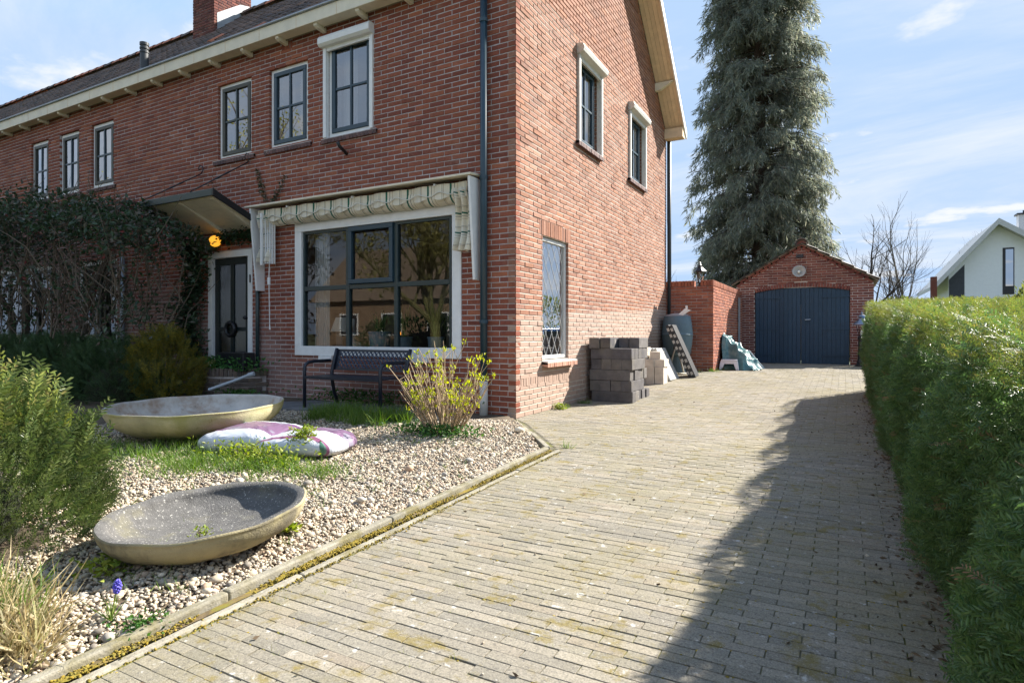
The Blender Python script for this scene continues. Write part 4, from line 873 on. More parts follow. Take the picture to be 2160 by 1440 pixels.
# ground-floor windows of the left half
for (a, b, c, d) in LOW:
    mb = MB(); ring(mb, TF, a + .003, b - .003, c + .003, d - .003, .08, -.12, -.04); w_ = mb.build('window', m_white, house)
    nn_ = max(2, int((b - a) / .6))
    for k in range(nn_):
        x0 = a + .084 + (b - a - .168) * k / nn_; x1 = a + .084 + (b - a - .168) * (k + 1) / nn_
        mb = MB(); ring(mb, TF, x0, x1, c + .084, d - .084, .045, -.1, -.05); mb.build('sash', m_olive, w_); pane(TF, x0 + .045, x1 - .045, c + .13, d - .13, -.08, w_)
    brick_sill(TF, a - .08, b + .08, c - .002, m_sillbrick)
drape(house, TF, -9.3, -8.9, .7, 2.25, -.24, m_curtain, 6); drape(house, TF, -12.8, -12.2, .7, 2.25, -.24, m_curtain, 8)

# ------------------------------------------------------------------ garden wall and garage
gw = thing('garden_wall', 'red brick garden wall with upright brick coping between house and garage', 'wall', (0, 0, 0))
zb, ztop = .06, 1.92
mb = MB(); mb.box((-3.0, HD + .032, 0), (.93, HD + .23, ztop)); mb.box((.71, HD + .232, 0), (.93, 10.58, ztop)); gm = mb.build('wall_core', m_mortar, gw)
wall_bricks(gm, (.94, HD + .02, 0), (-1, 0, 0), (0, -1, 0), zb, ztop, 0, 2.4, m_brickW, solo=150); wall_bricks(gm, (.94, HD + .02, 0), (0, 1, 0), (1, 0, 0), zb, ztop, 0, 3.98, m_brickW, solo=150, phase=1)
V_, F_ = chamfer_box(.056, .22, .115, .004, .0015); mats = []
x_ = .94
while x_ > -1.4:
    if not (.60 < x_ < .72): mats.append(mat4((1, 0, 0), (0, 1, 0), (0, 0, 1), (x_ - .028, HD + .014 + random.uniform(-.003, .003), ztop + .062)))
    x_ -= .064
y_ = HD + .10
while y_ < 10.5: mats.append(mat4((0, 1, 0), (-1, 0, 0), (0, 0, 1), (.946 + random.uniform(-.003, .003), y_, ztop + .062))); y_ += .064
pieces(gw, 'coping_brick', [(V_, F_)], mats, m_brickW, nmax=140)
mb = MB(); mb.box((.955, 9.75, .2), (.985, 9.87, 1.85)); o = mb.build('timber_post', M('grey_timber', (.28,.29,.3), rough=.85, noise=.2, nscale=18)); tag(o, 'grey weathered timber post standing against the garden wall by the garage', 'post')
def lantern(t, z0, s, glassmat, post_h=0):
    mb = MB(); mb.lathe([(.001, 0), (.055, 0), (.055, .02), (.03, .03), (.03, .06), (.06, .075), (.06, .085), (.001, .085)], 6, (0, 0, 0)); mb.build('lantern_foot', m_black, t).location = (0, 0, z0)
    for k in range(6):
        a_ = k * math.pi / 3; mb = MB(); mb.tube([(.058 * math.cos(a_), .058 * math.sin(a_), .085), (.10 * math.cos(a_), .10 * math.sin(a_), .30)], .006, 5); mb.build('lantern_bar', m_black, t).location = (0, 0, z0)
        b_ = a_ + math.pi / 3; mb = MB(); mb.quad((.056 * math.cos(a_), .056 * math.sin(a_), .088), (.056 * math.cos(b_), .056 * math.sin(b_), .088), (.098 * math.cos(b_), .098 * math.sin(b_), .298), (.098 * math.cos(a_), .098 * math.sin(a_), .298)); mb.build('pane', glassmat, t).location = (0, 0, z0)
    mb = MB(); mb.lathe([(.11, .30), (.135, .30), (.13, .315), (.075, .37), (.06, .40), (.05, .405), (.05, .43), (.03, .445), (.012, .47), (.02, .485), (.001, .51)], 6); mb.build('lantern_roof', m_black if s else m_steel, t).location = (0, 0, z0)
t = thing('wall_lantern', 'black six-sided glass lantern standing in the coping of the garden wall', 'lantern', (.66, HD + .12, ztop)); lantern(t, .0, 1, m_glass)

gar = thing('brick_garage', 'small brick garage with tiled gable roof and blue double doors', 'garage', (0, 0, 0)); GY = 10.6; gx0, gx1 = .785, 3.86; gxm = 2.32; gze = 2.16; gzr = 3.08
dx0, dx1, dzs, dza = 1.235, 3.37, 2.0, 2.115
gcl = lambda z, a, b: (a, b) if z < gze else (a + (z - gze) / (gzr - gze) * (gxm - gx0) * .98, b - (z - gze) / (gzr - gze) * (gx1 - gxm) * .98)
harch = [(dx0, dx1, .1, dzs)]; n_ = 14
for k in range(n_):
    xa = dx0 + (dx1 - dx0) * k / n_; xb = dx0 + (dx1 - dx0) * (k + 1) / n_; s = ((xa + xb) / 2 - (dx0 + dx1) / 2) / ((dx1 - dx0) / 2); harch.append((xa, xb, dzs, dza - .115 * s * s + .115))
gm = slab_with_holes((0, GY, 0), (1, 0, 0), (0, -1, 0), gx0, gx1, .1, gze, [(dx0, dx1, .1, dza - .02)], name='wall', mat=M('garage_mortar', (.5,.43,.38), rough=.95, noise=.15), parent=gar)
mb = MB(); mb.quad((gx0, GY + .012, gze), (gx1, GY + .012, gze), (gxm, GY + .012, gzr)); mb.box((gx0, GY + .03, .1), (gx0 + .2, 15.5, gze)); mb.box((gx1 - .2, GY + .03, .1), (gx1, 15.5, gze)); mb.box((gx0 + .2, 15.3, .1), (gx1 - .2, 15.5, gze)); mb.build('side_wall', gm.data.materials[0], gar)
arch = []
wall_bricks(gm, (0, GY, 0), (1, 0, 0), (0, -1, 0), .15, gzr + .02, gx0, gx1, m_brickR, harch, clip=gcl, solo=240)
nA = 34; mats = []
for k in range(nA):
    s = (k + .5) / nA * 2 - 1; x_ = (dx0 + dx1) / 2 + s * (dx1 - dx0) / 2; z_ = dza - .115 * s * s + .056; an = -s * .2
    mats.append(mat4(np.array((-math.sin(an), 0, math.cos(an))) * .108, (0, 1, 0), -np.array((math.cos(an), 0, math.sin(an))) * (.055 / .05), (x_, GY - .004, z_)))
pieces(gm, 'brick', BV, mats, m_brickR, nmax=40)
sl1 = (gzr - gze) / (gxm - gx0); mats = []                              # rake courses under the verge
for sx_ in (-1, 1):
    Ln = math.hypot((gxm - gx0), gzr - gze); an = math.atan2(gzr - gze, (gxm - gx0)); n_ = int(Ln / .2)
    for row in range(2):
        for k in range(n_ + 1):
            q = (k + .5 + .5 * row) / n_ * Ln
            if q > Ln + .05: continue
            x_ = gxm + sx_ * (Ln - q) * math.cos(an); z_ = gze + q * math.sin(an) + .01 + row * .055
            mats.append(mat4(np.array((-sx_ * math.cos(an), 0, math.sin(an))) * .19, (0, 1, 0), np.array((sx_ * math.sin(an), 0, math.cos(an))) * sx_ * sx_, (x_ + sx_ * .02 * row, GY - .012 - .02 * row, z_)))
pieces(gm, 'rake_brick', BV, mats, m_brickR, nmax=60)
grf = MB()
for sx_ in (-1, 1):
    xe = gxm + sx_ * ((gx1 - gx0) / 2 + .1); ze = gze + .02
    grf.hexa([(gxm, GY - .06, gzr + .09), (xe, GY - .06, ze + .02), (xe, 15.5, ze + .02), (gxm, 15.5, gzr + .09), (gxm, GY - .06, gzr + .12), (xe, GY - .06, ze + .05), (xe, 15.5, ze + .05), (gxm, 15.5, gzr + .12)])
gr_ = grf.build('roof', m_slab, gar); mats = []; an = math.atan2(gzr - gze, (gx1 - gx0) / 2)
for sx_ in (-1, 1):
    for rI in range(6):
        for ci in range(24):
            q = .30 * rI; x_ = gxm + sx_ * ((gx1 - gx0) / 2 + .12 - q * math.cos(an)); z_ = gze + .085 + q * math.sin(an); tl = an - .09
            mats.append(mat4((0, sx_ * 1.0, 0), (-sx_ * math.cos(tl), 0, math.sin(tl)), (sx_ * math.sin(tl), 0, math.cos(tl)), (x_, GY + .0 + ci * .2, z_)))
pieces(gr_, 'roof_tile', PT, mats, m_tile, nmax=60, smooth=True)
mb = MB(); n_ = 10
for e in (GY - .09, GY + .35):
    for i in range(n_ + 1): a_ = math.pi * i / n_; mb.v.append((gxm + .13 * math.cos(a_), e, gzr + .10 + .12 * math.sin(a_)))
for i in range(n_): mb.f.append((i, i + 1, n_ + 2 + i, n_ + 1 + i))
o = mb.build('ridge_tile', m_tile, gr_, smooth=True); o.modifiers.new('s', 'SOLIDIFY').thickness = .02
mb = MB(); n_ = 10; mb.v = [(gxm, GY - .035, gzr + .06)] + [(gxm + .11 * math.cos(math.pi * i / n_), GY - .035, gzr + .08 + .1 * math.sin(math.pi * i / n_)) for i in range(n_ + 1)]; mb.f = [tuple(range(len(mb.v)))]; mb.build('ridge_end', m_brickR, gr_)
mb = MB(); mb.box((dx0 - .02, GY + .085, 1.7), (dx1 + .02, GY + .11, gze)); mb.build('door_header', m_black, gar)
# plank doors
m_dblue = M('blue_door_paint', [(.014,.042,.075), (.018,.048,.085), (.012,.036,.066)], rough=.5, rnd=.06, noise=.12, nscale=8, spots=[((.3,.33,.34), 26, .69, .74, .5)])
npl = 22
for leaf_ in range(2):
    xa = dx0 + .012 if leaf_ == 0 else (dx0 + dx1) / 2 + .004; xb = (dx0 + dx1) / 2 - .004 if leaf_ == 0 else dx1 - .012
    mb = MB(); mb.box((xa, GY + .055, .2), (xb, GY + .075, dzs - .02)); ld = mb.build('door_leaf', m_dblue, gar); n_ = 11
    for k in range(n_):
        p = xa + (xb - xa) * k / n_ + .004; q = xa + (xb - xa) * (k + 1) / n_ - .003; zz_ = [dza - .115 * (((x__ - (dx0 + dx1) / 2) / ((dx1 - dx0) / 2)) ** 2) - .004 for x__ in (p, q)]; yo = random.uniform(0, .004); zb_ = .222 + random.uniform(-.006, .008)
        mb = MB(); mb.hexa([(p, GY + .03 + yo, zb_), (q, GY + .03 + yo, zb_), (q, GY + .054, zb_), (p, GY + .054, zb_), (p, GY + .03 + yo, zz_[0]), (q, GY + .03 + yo, zz_[1]), (q, GY + .054, zz_[1]), (p, GY + .054, zz_[0])]); mb.build('plank', m_dblue, ld)
    hs = 1 if leaf_ == 0 else -1; hx = dx0 if leaf_ == 0 else dx1
    for z_ in (.42, 1.08, 1.86): mb = MB(); mb.box((min(hx - .06 * hs, hx + .62 * hs), GY + .012, z_ - .018), (max(hx - .06 * hs, hx + .62 * hs), GY + .028, z_ + .018)); mb.build('strap_hinge', m_dblue, ld)
mb = MB(); mb.tube([(2.40, GY + .0, 1.30), (2.52, GY + .0, 1.31)], .012, 8); mb.tube([(2.41, GY + .03, 1.30), (2.41, GY - .01, 1.30)], .01, 8); mb.build('door_handle', m_steel, gar)
t = thing('barn_lamp', 'round enamel lamp with bare bulb on the garage gable', 'lamp', (2.27, GY, 2.47)); mb = MB(); mb.lathe([(.03, .0), (.04, .03), (.12, .09), (.155, .12), (.15, .125), (.11, .095), (.03, .05)], 28); o = mb.build('lamp_shade', M('enamel', (.35,.34,.31), rough=.35, spec=.5), t, smooth=True); o.rotation_euler = (R(75), 0, 0); o.location = (0, -.02, 0); mb = MB(); mb.lathe([(.018, 0), (.03, .05), (.035, .075), (.02, .10), (.001, .108)], 14); o = mb.build('bulb', M('bulb_glass', (.8,.8,.75), rough=.15), t, smooth=True); o.rotation_euler = (R(75), 0, 0); o.location = (0, -.06, -.005)
mb = MB(); mb.box((2.20, GY - .05, 2.84), (2.36, GY - .005, 2.92)); o = mb.build('alarm_box', m_black, gar); 
# post lantern beside the garage
t = thing('post_lantern', 'dark post lantern with pale metal hood beside the garage doors', 'lamp post', (3.60, 9.95, .2)); mb = MB(); mb.lathe([(.001, 0), (.13, 0), (.13, .05), (.10, .07), (.10, .12), (.085, .14), (.07, .62), (.085, .64), (.085, .68), (.07, .70), (.07, .72), (.001, .72)], 20); mb.build('post', m_black, t)
for k in range(4): a_ = k * math.pi / 2 + .5; mb = MB(); mb.tube([(.065 * math.cos(a_), .065 * math.sin(a_), .72), (.13 * math.cos(a_), .13 * math.sin(a_), .97)], .008, 5); mb.build('lantern_bar', m_black, t)
mb = MB(); mb.lathe([(.10, .965), (.185, .965), (.18, .98), (.075, 1.08), (.07, 1.10), (.055, 1.11), (.075, 1.15), (.06, 1.18), (.02, 1.20), (.025, 1.22), (.001, 1.27)], 20); mb.build('lantern_hood', M('grey_metal_hood', (.22,.25,.3), rough=.3, metal=.7), t, smooth=False); mb = MB(); mb.lathe([(.025, .72), (.03, .78), (.02, .84), (.001, .85)], 10); mb.build('bulb', bpy.data.materials['bulb_glass'], t)
t = thing('wheelie_bin', 'dark bin with bright blue lid half hidden behind the hedge end', 'bin', (3.95, 9.9, .2)); mb = MB(); mb.hexa([(-.2,-.2,0), (.2,-.2,0), (.2,.2,0), (-.2,.2,0), (-.25,-.25,.82), (.25,-.25,.82), (.25,.25,.82), (-.25,.25,.82)]); mb.build('bin_body', m_black, t, bevel=.02); mb = MB(); mb.box((-.28,-.28,.822), (.28,.28,.9)); mb.build('bin_lid', M('blue_plastic', (.03,.16,.5), rough=.4), t, bevel=.02)

# ------------------------------------------------------------------ things along the gable
m_blk = M('anthracite_block', [(.115,.105,.105), (.15,.135,.125), (.09,.083,.088)], rough=.85, rnd=.1, noise=.25, nscale=9, bump=.5, bscale=110, spots=[((.42,.38,.33), 5.5, .63, .68, .75), ((.2,.17,.11), 3, .5, .7, .4)])
def block(name, label, group, c, sz, rz, mat, cat='block', bev=.006):
    mb = MB(); x, y, z = (s / 2 for s in sz); mb.box((-x, -y, -z), (x, y, z), .002); o = mb.build(name, mat, None, bevel=bev); o.location = c; o.rotation_euler = (0, 0, rz); return tag(o, label, cat, group)
px, py = .06, 2.08; B = .15; lv = [('L', 'L'), ('H', 'H'), ('L', 'L'), ('H', 'H'), ('L', 'L'), ('T', 'T')]
names_l = ['bottom', 'second', 'third', 'fourth', 'fifth', 'top']
for lay in range(6):
    z_ = .005 + B * (lay + .5); ox = random.uniform(-.015, .02); ordn = ['first', 'second', 'third', 'fourth', 'fifth']; lab = lambda k: f'anthracite concrete block, {names_l[lay]} layer of the stack, {ordn[k]} from the ' + ('leaded window side' if lay in (0, 2, 4) else 'gable wall'); grp = 'anthracite blocks stacked by the gable'
    if lay in (0, 2, 4):                   # long sides across, facing the drive end: blocks run along X
        for k in range(5):
            jx = random.uniform(-.02, .025); block('concrete_block', lab(k), grp, (px + .31 + ox + jx, py + .075 + k * .157 + random.uniform(0, .006), z_), (.6, .15, .148), random.uniform(-.012, .012), m_blk)
    elif lay in (1, 3):
        for k in range(4):
            block('concrete_block', lab(k), grp, (px + .085 + k * .153 + ox, py + .30 + random.uniform(-.015, .01), z_), (.15, .6, .148), random.uniform(-.012, .012), m_blk)
    else:
        for k, (xx, yy_) in enumerate(((.08, .30), (.245, .32), (.40, .56), (.56, .56))): block('concrete_block', lab(k), grp, (px + xx, py + yy_ - .03, z_), (.15, .6 if k < 2 else .45, .148), random.uniform(-.02, .02), m_blk)
m_bei = M('beige_block', [(.52,.46,.38), (.58,.52,.44), (.46,.41,.35)], rough=.9, rnd=.06, noise=.15, nscale=10, bump=.4, bscale=140)
zg = g(4.5)
for k, (xx, yy_, zz_, sx_, sy_, sz_) in enumerate(((.16, 4.05, 0, .15, .3, .3), (.32, 4.05, 0, .15, .3, .3), (.48, 4.07, 0, .15, .3, .3), (.24, 4.06, .3, .3, .3, .13), (.47, 4.08, .3, .2, .28, .13), (.18, 4.07, .43, .16, .28, .13), (.40, 4.1, .43, .18, .25, .13), (.16, 4.09, .56, .2, .26, .07))):
    block('beige_block', ['upright beige block at the pile foot, first from the gable wall', 'upright beige block at the pile foot, second from the gable wall', 'upright beige block at the pile foot, third from the gable wall', 'long flat beige block lying on the upright blocks', 'flat beige block on the upright blocks farthest from the wall', 'short beige block in the third row against the gable wall', 'beige block in the third row of the pale pile facing the drive', 'thin beige block crowning the pale pile'][k], 'beige blocks piled by the gable', (xx, yy_ + .3, zg - .02 + zz_ + sz_ / 2), (sx_, sy_, sz_), random.uniform(-.03, .03), m_bei)
m_slabs = M('grey_slab', [(.30,.30,.29), (.36,.355,.34), (.26,.26,.26)], rough=.85, noise=.15, nscale=8, bump=.3, bscale=120)
for k in range(5):
    mb = MB(); mb.box((-.02, -.3, 0), (.02, .3, .62)); o = mb.build('paving_slab', m_slabs, None, bevel=.004); o.location = (.56 - k * .052, 4.95, g(4.95) + .0); o.rotation_euler = (0, R(-25), random.uniform(-.02, .02)); tag(o, 'grey paving slab leaning by the gable, %s from the drive side' % ['first', 'second', 'third', 'fourth', 'fifth'][k], 'paving slab', 'grey slabs leaning on the gable')
m_plas = M('black_plastic', (.018,.018,.021), rough=.45)
for k in range(2):
    t = thing('plastic_panel', ('black slotted plastic drainage panel leaning in front of the water butt', 'black slotted plastic panel behind the other leaning on the water butt')[k], 'panel', (.82 - k * .07, 5.55, g(5.5))); mb = MB(); mb.box((-.03, -.22, 0), (.03, .22, 1.05)); mb.build('panel', m_plas, t, bevel=.004)
    for q in range(8): mb = MB(); mb.box((-.034, -.224, .06 + q * .125), (.01, -.2195, .12 + q * .125)); mb.build('slot', M('slot_grey', (.35,.33,.3)) if q == 0 and k == 0 else bpy.data.materials['slot_grey'], t)
    t.rotation_euler = (0, R(-24), R(4))
t = thing('water_butt', 'blue-grey plastic rain barrel on a stand against the brick wall', 'water butt', (.32, 6.18, g(6.2))); m_butt = M('butt_plastic', (.10,.155,.185), rough=.5, noise=.08)
prof = [(.001, .34), (.235, .34), (.25, .36), (.285, .55), (.30, .72), (.301, .735), (.308, .74), (.308, .76), (.301, .765), (.30, .80), (.285, .95), (.262, 1.08), (.258, 1.085), (.262, 1.12), (.001, 1.12)]
mb = MB(); mb.lathe(prof, 32); mb.build('barrel', m_butt, t, smooth=True); mb = MB(); mb.lathe([(.23, 0), (.2, .335), (.001, .335)], 28); mb.build('stand', m_butt, t, smooth=False); mb = MB(); mb.lathe([(.262, 1.122), (.20, 1.15), (.08, 1.18), (.001, 1.185)], 28); mb.build('lid', M('lid_pale', (.3,.29,.29), rough=.5), t, smooth=True)
mb = MB(); mb.tube([(.05, -.285, .50), (.05, -.31, .50)], .055, 16); mb.build('tap_recess', m_black, t); mb = MB(); mb.tube([(.05, -.30, .49), (.10, -.36, .46), (.16, -.38, .25), (.22, -.40, .03), (.30, -.42, .01), (.05, -.5, .01), (-.05, -.48, .02), (-.02, -.42, .2), (.02, -.36, .40), (.04, -.33, .47)], .014, 8); mb.build('hose', M('cream_hose', (.55,.5,.4), rough=.5), t, smooth=True)
mb = MB(); mb.hexa([(.0, -.1, 0), (.11, -.1, .0), (.11, -.07, 0), (0, -.07, 0), (.14, -.1, .13), (.26, -.1, .10), (.26, -.07, .10), (.14, -.07, .13)]); mb.box((.16, -.098, .118), (.2, -.072, .19)); o = mb.build('rain_diverter', m_white, None, bevel=.006); o.location = (.36, 6.1, g(6.2) + 1.13); tag(o, 'white plastic rain diverter piece lying on the water butt lid', 'pipe fitting')
# tarp over a leaning stack
def tarp(u, v):
    x = .97 + .74 * v + .04 * math.sin(u * 9 + v * 4); y = 7.2 + 1.3 * u + .04 * math.sin(v * 8); h_ = .84 * (1 - v) ** .9 * (1 - .15 * (2 * u - 1) ** 2) * min(1, (u / .16) ** .8) * (1 - .25 * u) + .02
    fold = .03 * (1 - 2 * abs(math.sin(u * 9 + v * 3))) + .022 * (1 - 2 * abs(math.sin(u * 6 - v * 11))) + .009 * math.sin(u * 47 + v * 31); return (x + fold * .8, y - .15 * v, .2 + max(.012, h_ + fold * (1 - .4 * v)))
m_tarp = M('green_tarp', (.05,.155,.165), rough=.38, noise=.25, nscale=5, spots=[((.26,.32,.27), 2.5, .5, .62, .45)], spec=.5)
o = cloth('tarpaulin', tarp, 110, 70, lambda u, v: (u, v), None, m_tarp); tag(o, 'crumpled blue-green tarpaulin draped over things beside the garage', 'tarpaulin')
o = block('metal_plate', 'pale grey flat panel leaning on the tarpaulin', None, (1.58, 7.95, .40), (.03, .22, .5), .1, M('pale_panel', (.42,.46,.52), rough=.5), 'panel'); o.rotation_euler = (0, R(-38), .2)
t = thing('step_stool', 'small white plastic step stool on the drive beside the tarpaulin', 'stool', (1.16, 7.22, .205)); m_wp = M('white_plastic', (.72,.73,.76), rough=.4); mb = MB(); mb.box((-.16, -.12, .19), (.16, .12, .22)); mb.build('seat', m_wp, t, bevel=.01)
for sx_ in (-1, 1):
    for sy_ in (-1, 1): mb = MB(); mb.hexa([(sx_ * .17 - .03, sy_ * .13 - .02, 0), (sx_ * .17 + .03, sy_ * .13 - .02, 0), (sx_ * .17 + .03, sy_ * .13 + .02, 0), (sx_ * .17 - .03, sy_ * .13 + .02, 0), (sx_ * .12 - .05, sy_ * .1 - .02, .19), (sx_ * .12 + .05, sy_ * .1 - .02, .19), (sx_ * .12 + .05, sy_ * .1 + .02, .19), (sx_ * .12 - .05, sy_ * .1 + .02, .19)]); mb.build('leg', m_wp, t, bevel=.006)
    mb = MB(); mb.box((sx_ * .14 - .012, -.11, .12), (sx_ * .14 + .012, .11, .19)); mb.build('apron', m_wp, t)
mb = MB(); mb.box((-.15, -.125, .13), (.15, -.105, .19)); mb.build('apron', m_wp, t)

# ------------------------------------------------------------------ bench, bowls, bags, planter
bz = .06; t = thing('garden_bench', 'dark blue-black metal bench with lattice back under the big window', 'bench', (-1.93, -.5, bz)); m_bench = M('bench_metal', (.012,.016,.028), rough=.4, noise=.1, spec=.5)
Wb = .60
for s in (-1, 1):
    x_ = s * Wb; mb = MB(); mb.tube([(x_, -.25, 0), (x_, -.25, .48), (x_, -.235, .525), (x_, -.19, .55), (x_, -.10, .56), (x_, .17, .56)], .021, 8); mb.build('front_leg', m_bench, t, smooth=True)
    mb = MB(); mb.tube([(x_, .30, 0), (x_, .24, .15), (x_, .20, .32), (x_, .20, .42), (x_, .24, .56), (x_, .29, .71)], .022, 8); mb.build('rear_leg', m_bench, t, smooth=True)
mb = MB(); mb.box((-Wb, -.26, .355), (Wb, -.225, .385)); mb.box((-Wb, .19, .355), (Wb, .22, .385)); mb.build('seat_rail', m_bench, t)['kind'] = 'stuff'
for k in range(6): mb = MB(); y_ = -.20 + k * .068; mb.box((-Wb, y_, .372), (Wb, y_ + .05, .384)); mb.build('seat_slat', m_bench, t)
bk = lambda x, s: (x, .225 + .075 * s, .44 + .255 * s)
for s0, s1 in ((0, .10), (.9, 1.02)): mb = MB(); mb.hexa([bk(-Wb, s0), bk(Wb, s0), tuple(np.add(bk(Wb, s0), (0, .02, 0))), tuple(np.add(bk(-Wb, s0), (0, .02, 0))), bk(-Wb, s1), bk(Wb, s1), tuple(np.add(bk(Wb, s1), (0, .02, 0))), tuple(np.add(bk(-Wb, s1), (0, .02, 0)))]); mb.build('back_rail', m_bench, t)
for s in (-1, 1): mb = MB(); x0_, x1_ = sorted((s * Wb, s * (Wb - .06))); mb.hexa([bk(x0_, .1), bk(x1_, .1), tuple(np.add(bk(x1_, .1), (0, .018, 0))), tuple(np.add(bk(x0_, .1), (0, .018, 0))), bk(x0_, .9), bk(x1_, .9), tuple(np.add(bk(x1_, .9), (0, .018, 0))), tuple(np.add(bk(x0_, .9), (0, .018, 0)))]); mb.build('back_stile', m_bench, t)
mb = MB(); nl = 17
for k in range(-4, nl + 4):
    for s in (-1, 1):
        xa = -Wb + .05 + (k) * (1.1 / nl); xb = xa + s * .19
        pa, pb = (xa, .10), (xb, .90); lo, hi = -Wb + .05, Wb - .05; tt0, tt1 = 0, 1; dxx = xb - xa
        for lim, low in ((lo, True), (hi, False)):
            tt = (lim - xa) / dxx
            if (dxx > 0) == low: tt0 = max(tt0, tt)
            else: tt1 = min(tt1, tt)
        if tt1 - tt0 < .05: continue
        A0 = Vector(bk(xa + dxx * tt0, .1 + .8 * tt0)) + Vector((0, .008 + .002 * s, 0)); B0 = Vector(bk(xa + dxx * tt1, .1 + .8 * tt1)) + Vector((0, .008 + .002 * s, 0)); mb.bar(A0, B0, .022, .005)
mb.build('lattice', M('lattice_metal', (.10,.12,.17), rough=.35, metal=.4), t)['kind'] = 'stuff'
m_flag = M('dark_flag', [(.13,.135,.145), (.17,.17,.175), (.11,.115,.12)], rough=.85, rnd=.1, noise=.2, nscale=8)
tp = thing('flagstone_strip', 'row of dark flagstones along the front wall under the bench', 'paving', (-2.6, -.5, 0))
for k in range(6):
    for j in range(2): mb = MB(); x_ = -1.75 + k * .405; mb.box((-x_ * 0 + (-1.3 - k * .405) + 2.6 - .2, -.42 + j * .42, .0), ((-1.3 - k * .405) + 2.6 + .195, -.42 + j * .42 + .41, .062 + random.uniform(-.004, .004))); mb.build('flagstone', m_flag, tp, bevel=.006)

def bowl(name, label, c, r_, h_, mat, inmat, tilt, th_=.035, foot=.35):
    t = thing(name, label, 'bowl', c); prof = []; n_ = 18
    out = [(r_ * (math.sin(k / n_ * math.pi / 2) ** .75) * (1 if k else 0) + (.0 if k else .001), h_ * (1 - math.cos(k / n_ * math.pi / 2)) ** 1.05) for k in range(n_ + 1)]
    mb = MB(); mb.lathe(out + [(r_ + .004, h_ + .004), (r_ - .004, h_ + .012)], 96); o1 = mb.build('shell', mat, t, smooth=True)
    inn = [(r_ - .004, h_ + .012), (r_ - th_ * .7, h_ + .010), (r_ - th_, h_ - .006)] + [(max(.001, (r_ - th_) * (math.sin(k / n_ * math.pi / 2) ** .8)), th_ * .9 + (h_ - th_ * .9 - .006) * (1 - math.cos(k / n_ * math.pi / 2)) ** 1.05) for k in range(n_ - 1, -1, -1)]
    mb = MB(); mb.lathe(inn, 96); o2 = mb.build('basin', inmat, t, smooth=True)
    for o in (o1, o2):
        for v in o.data.vertices:
            p = v.co; a_ = math.atan2(p.y, p.x); rr = math.hypot(p.x, p.y); k_ = 1 + .006 * math.sin(3 * a_ + 1) + .004 * math.sin(7 * a_); p.x *= k_; p.y *= k_; p.z += (.006 * math.sin(2 * a_) + .003 * math.sin(9 * a_)) * rr / r_
    t.rotation_euler = tilt; return t
m_bowlY = M('weathered_yellow_concrete', (.46,.41,.24), rough=.85, noise=.2, nscale=5, bump=.5, bscale=90, spots=[((.30,.29,.05), 3.5, .45, .62, .6), ((.14,.12,.06), 14, .6, .72, .5)])
m_bowlYi = M('weathered_bowl_inside', (.45,.42,.38), rough=.85, noise=.2, nscale=5, bump=.5, bscale=90, spots=[((.24,.13,.06), 3, .5, .65, .7), ((.1,.07,.04), 7, .6, .7, .6)])
m_bowlD = M('dark_concrete_in', (.105,.10,.095), rough=.9, noise=.25, nscale=14, bump=.9, bscale=120, spots=[((.5,.48,.43), 85, .60, .65, .85), ((.2,.18,.10), 4, .55, .7, .5)])
m_bowlDo = M('stained_concrete_out', (.34,.29,.17), rough=.9, noise=.2, nscale=6, bump=.7, bscale=120, spots=[((.09,.08,.065), 3.2, .48, .6, .75), ((.3,.27,.09), 6, .55, .7, .5)])
bowl('concrete_bowl', 'large shallow concrete bowl with yellow lichen outside, behind the soil bags', (-2.12, -2.40, gg(-2.1, -2.4) - .015), .76, .28, m_bowlY, m_bowlYi, (R(1.2), R(.3), 0), .032)
bowl('concrete_bowl', 'smaller tilted dark speckled concrete bowl with thick rough rim near the edging', (.54, -4.12, gg(.5, -4.1) - .02), .455, .165, m_bowlDo, m_bowlD, (R(3.5), R(-1.5), R(0)), .055)
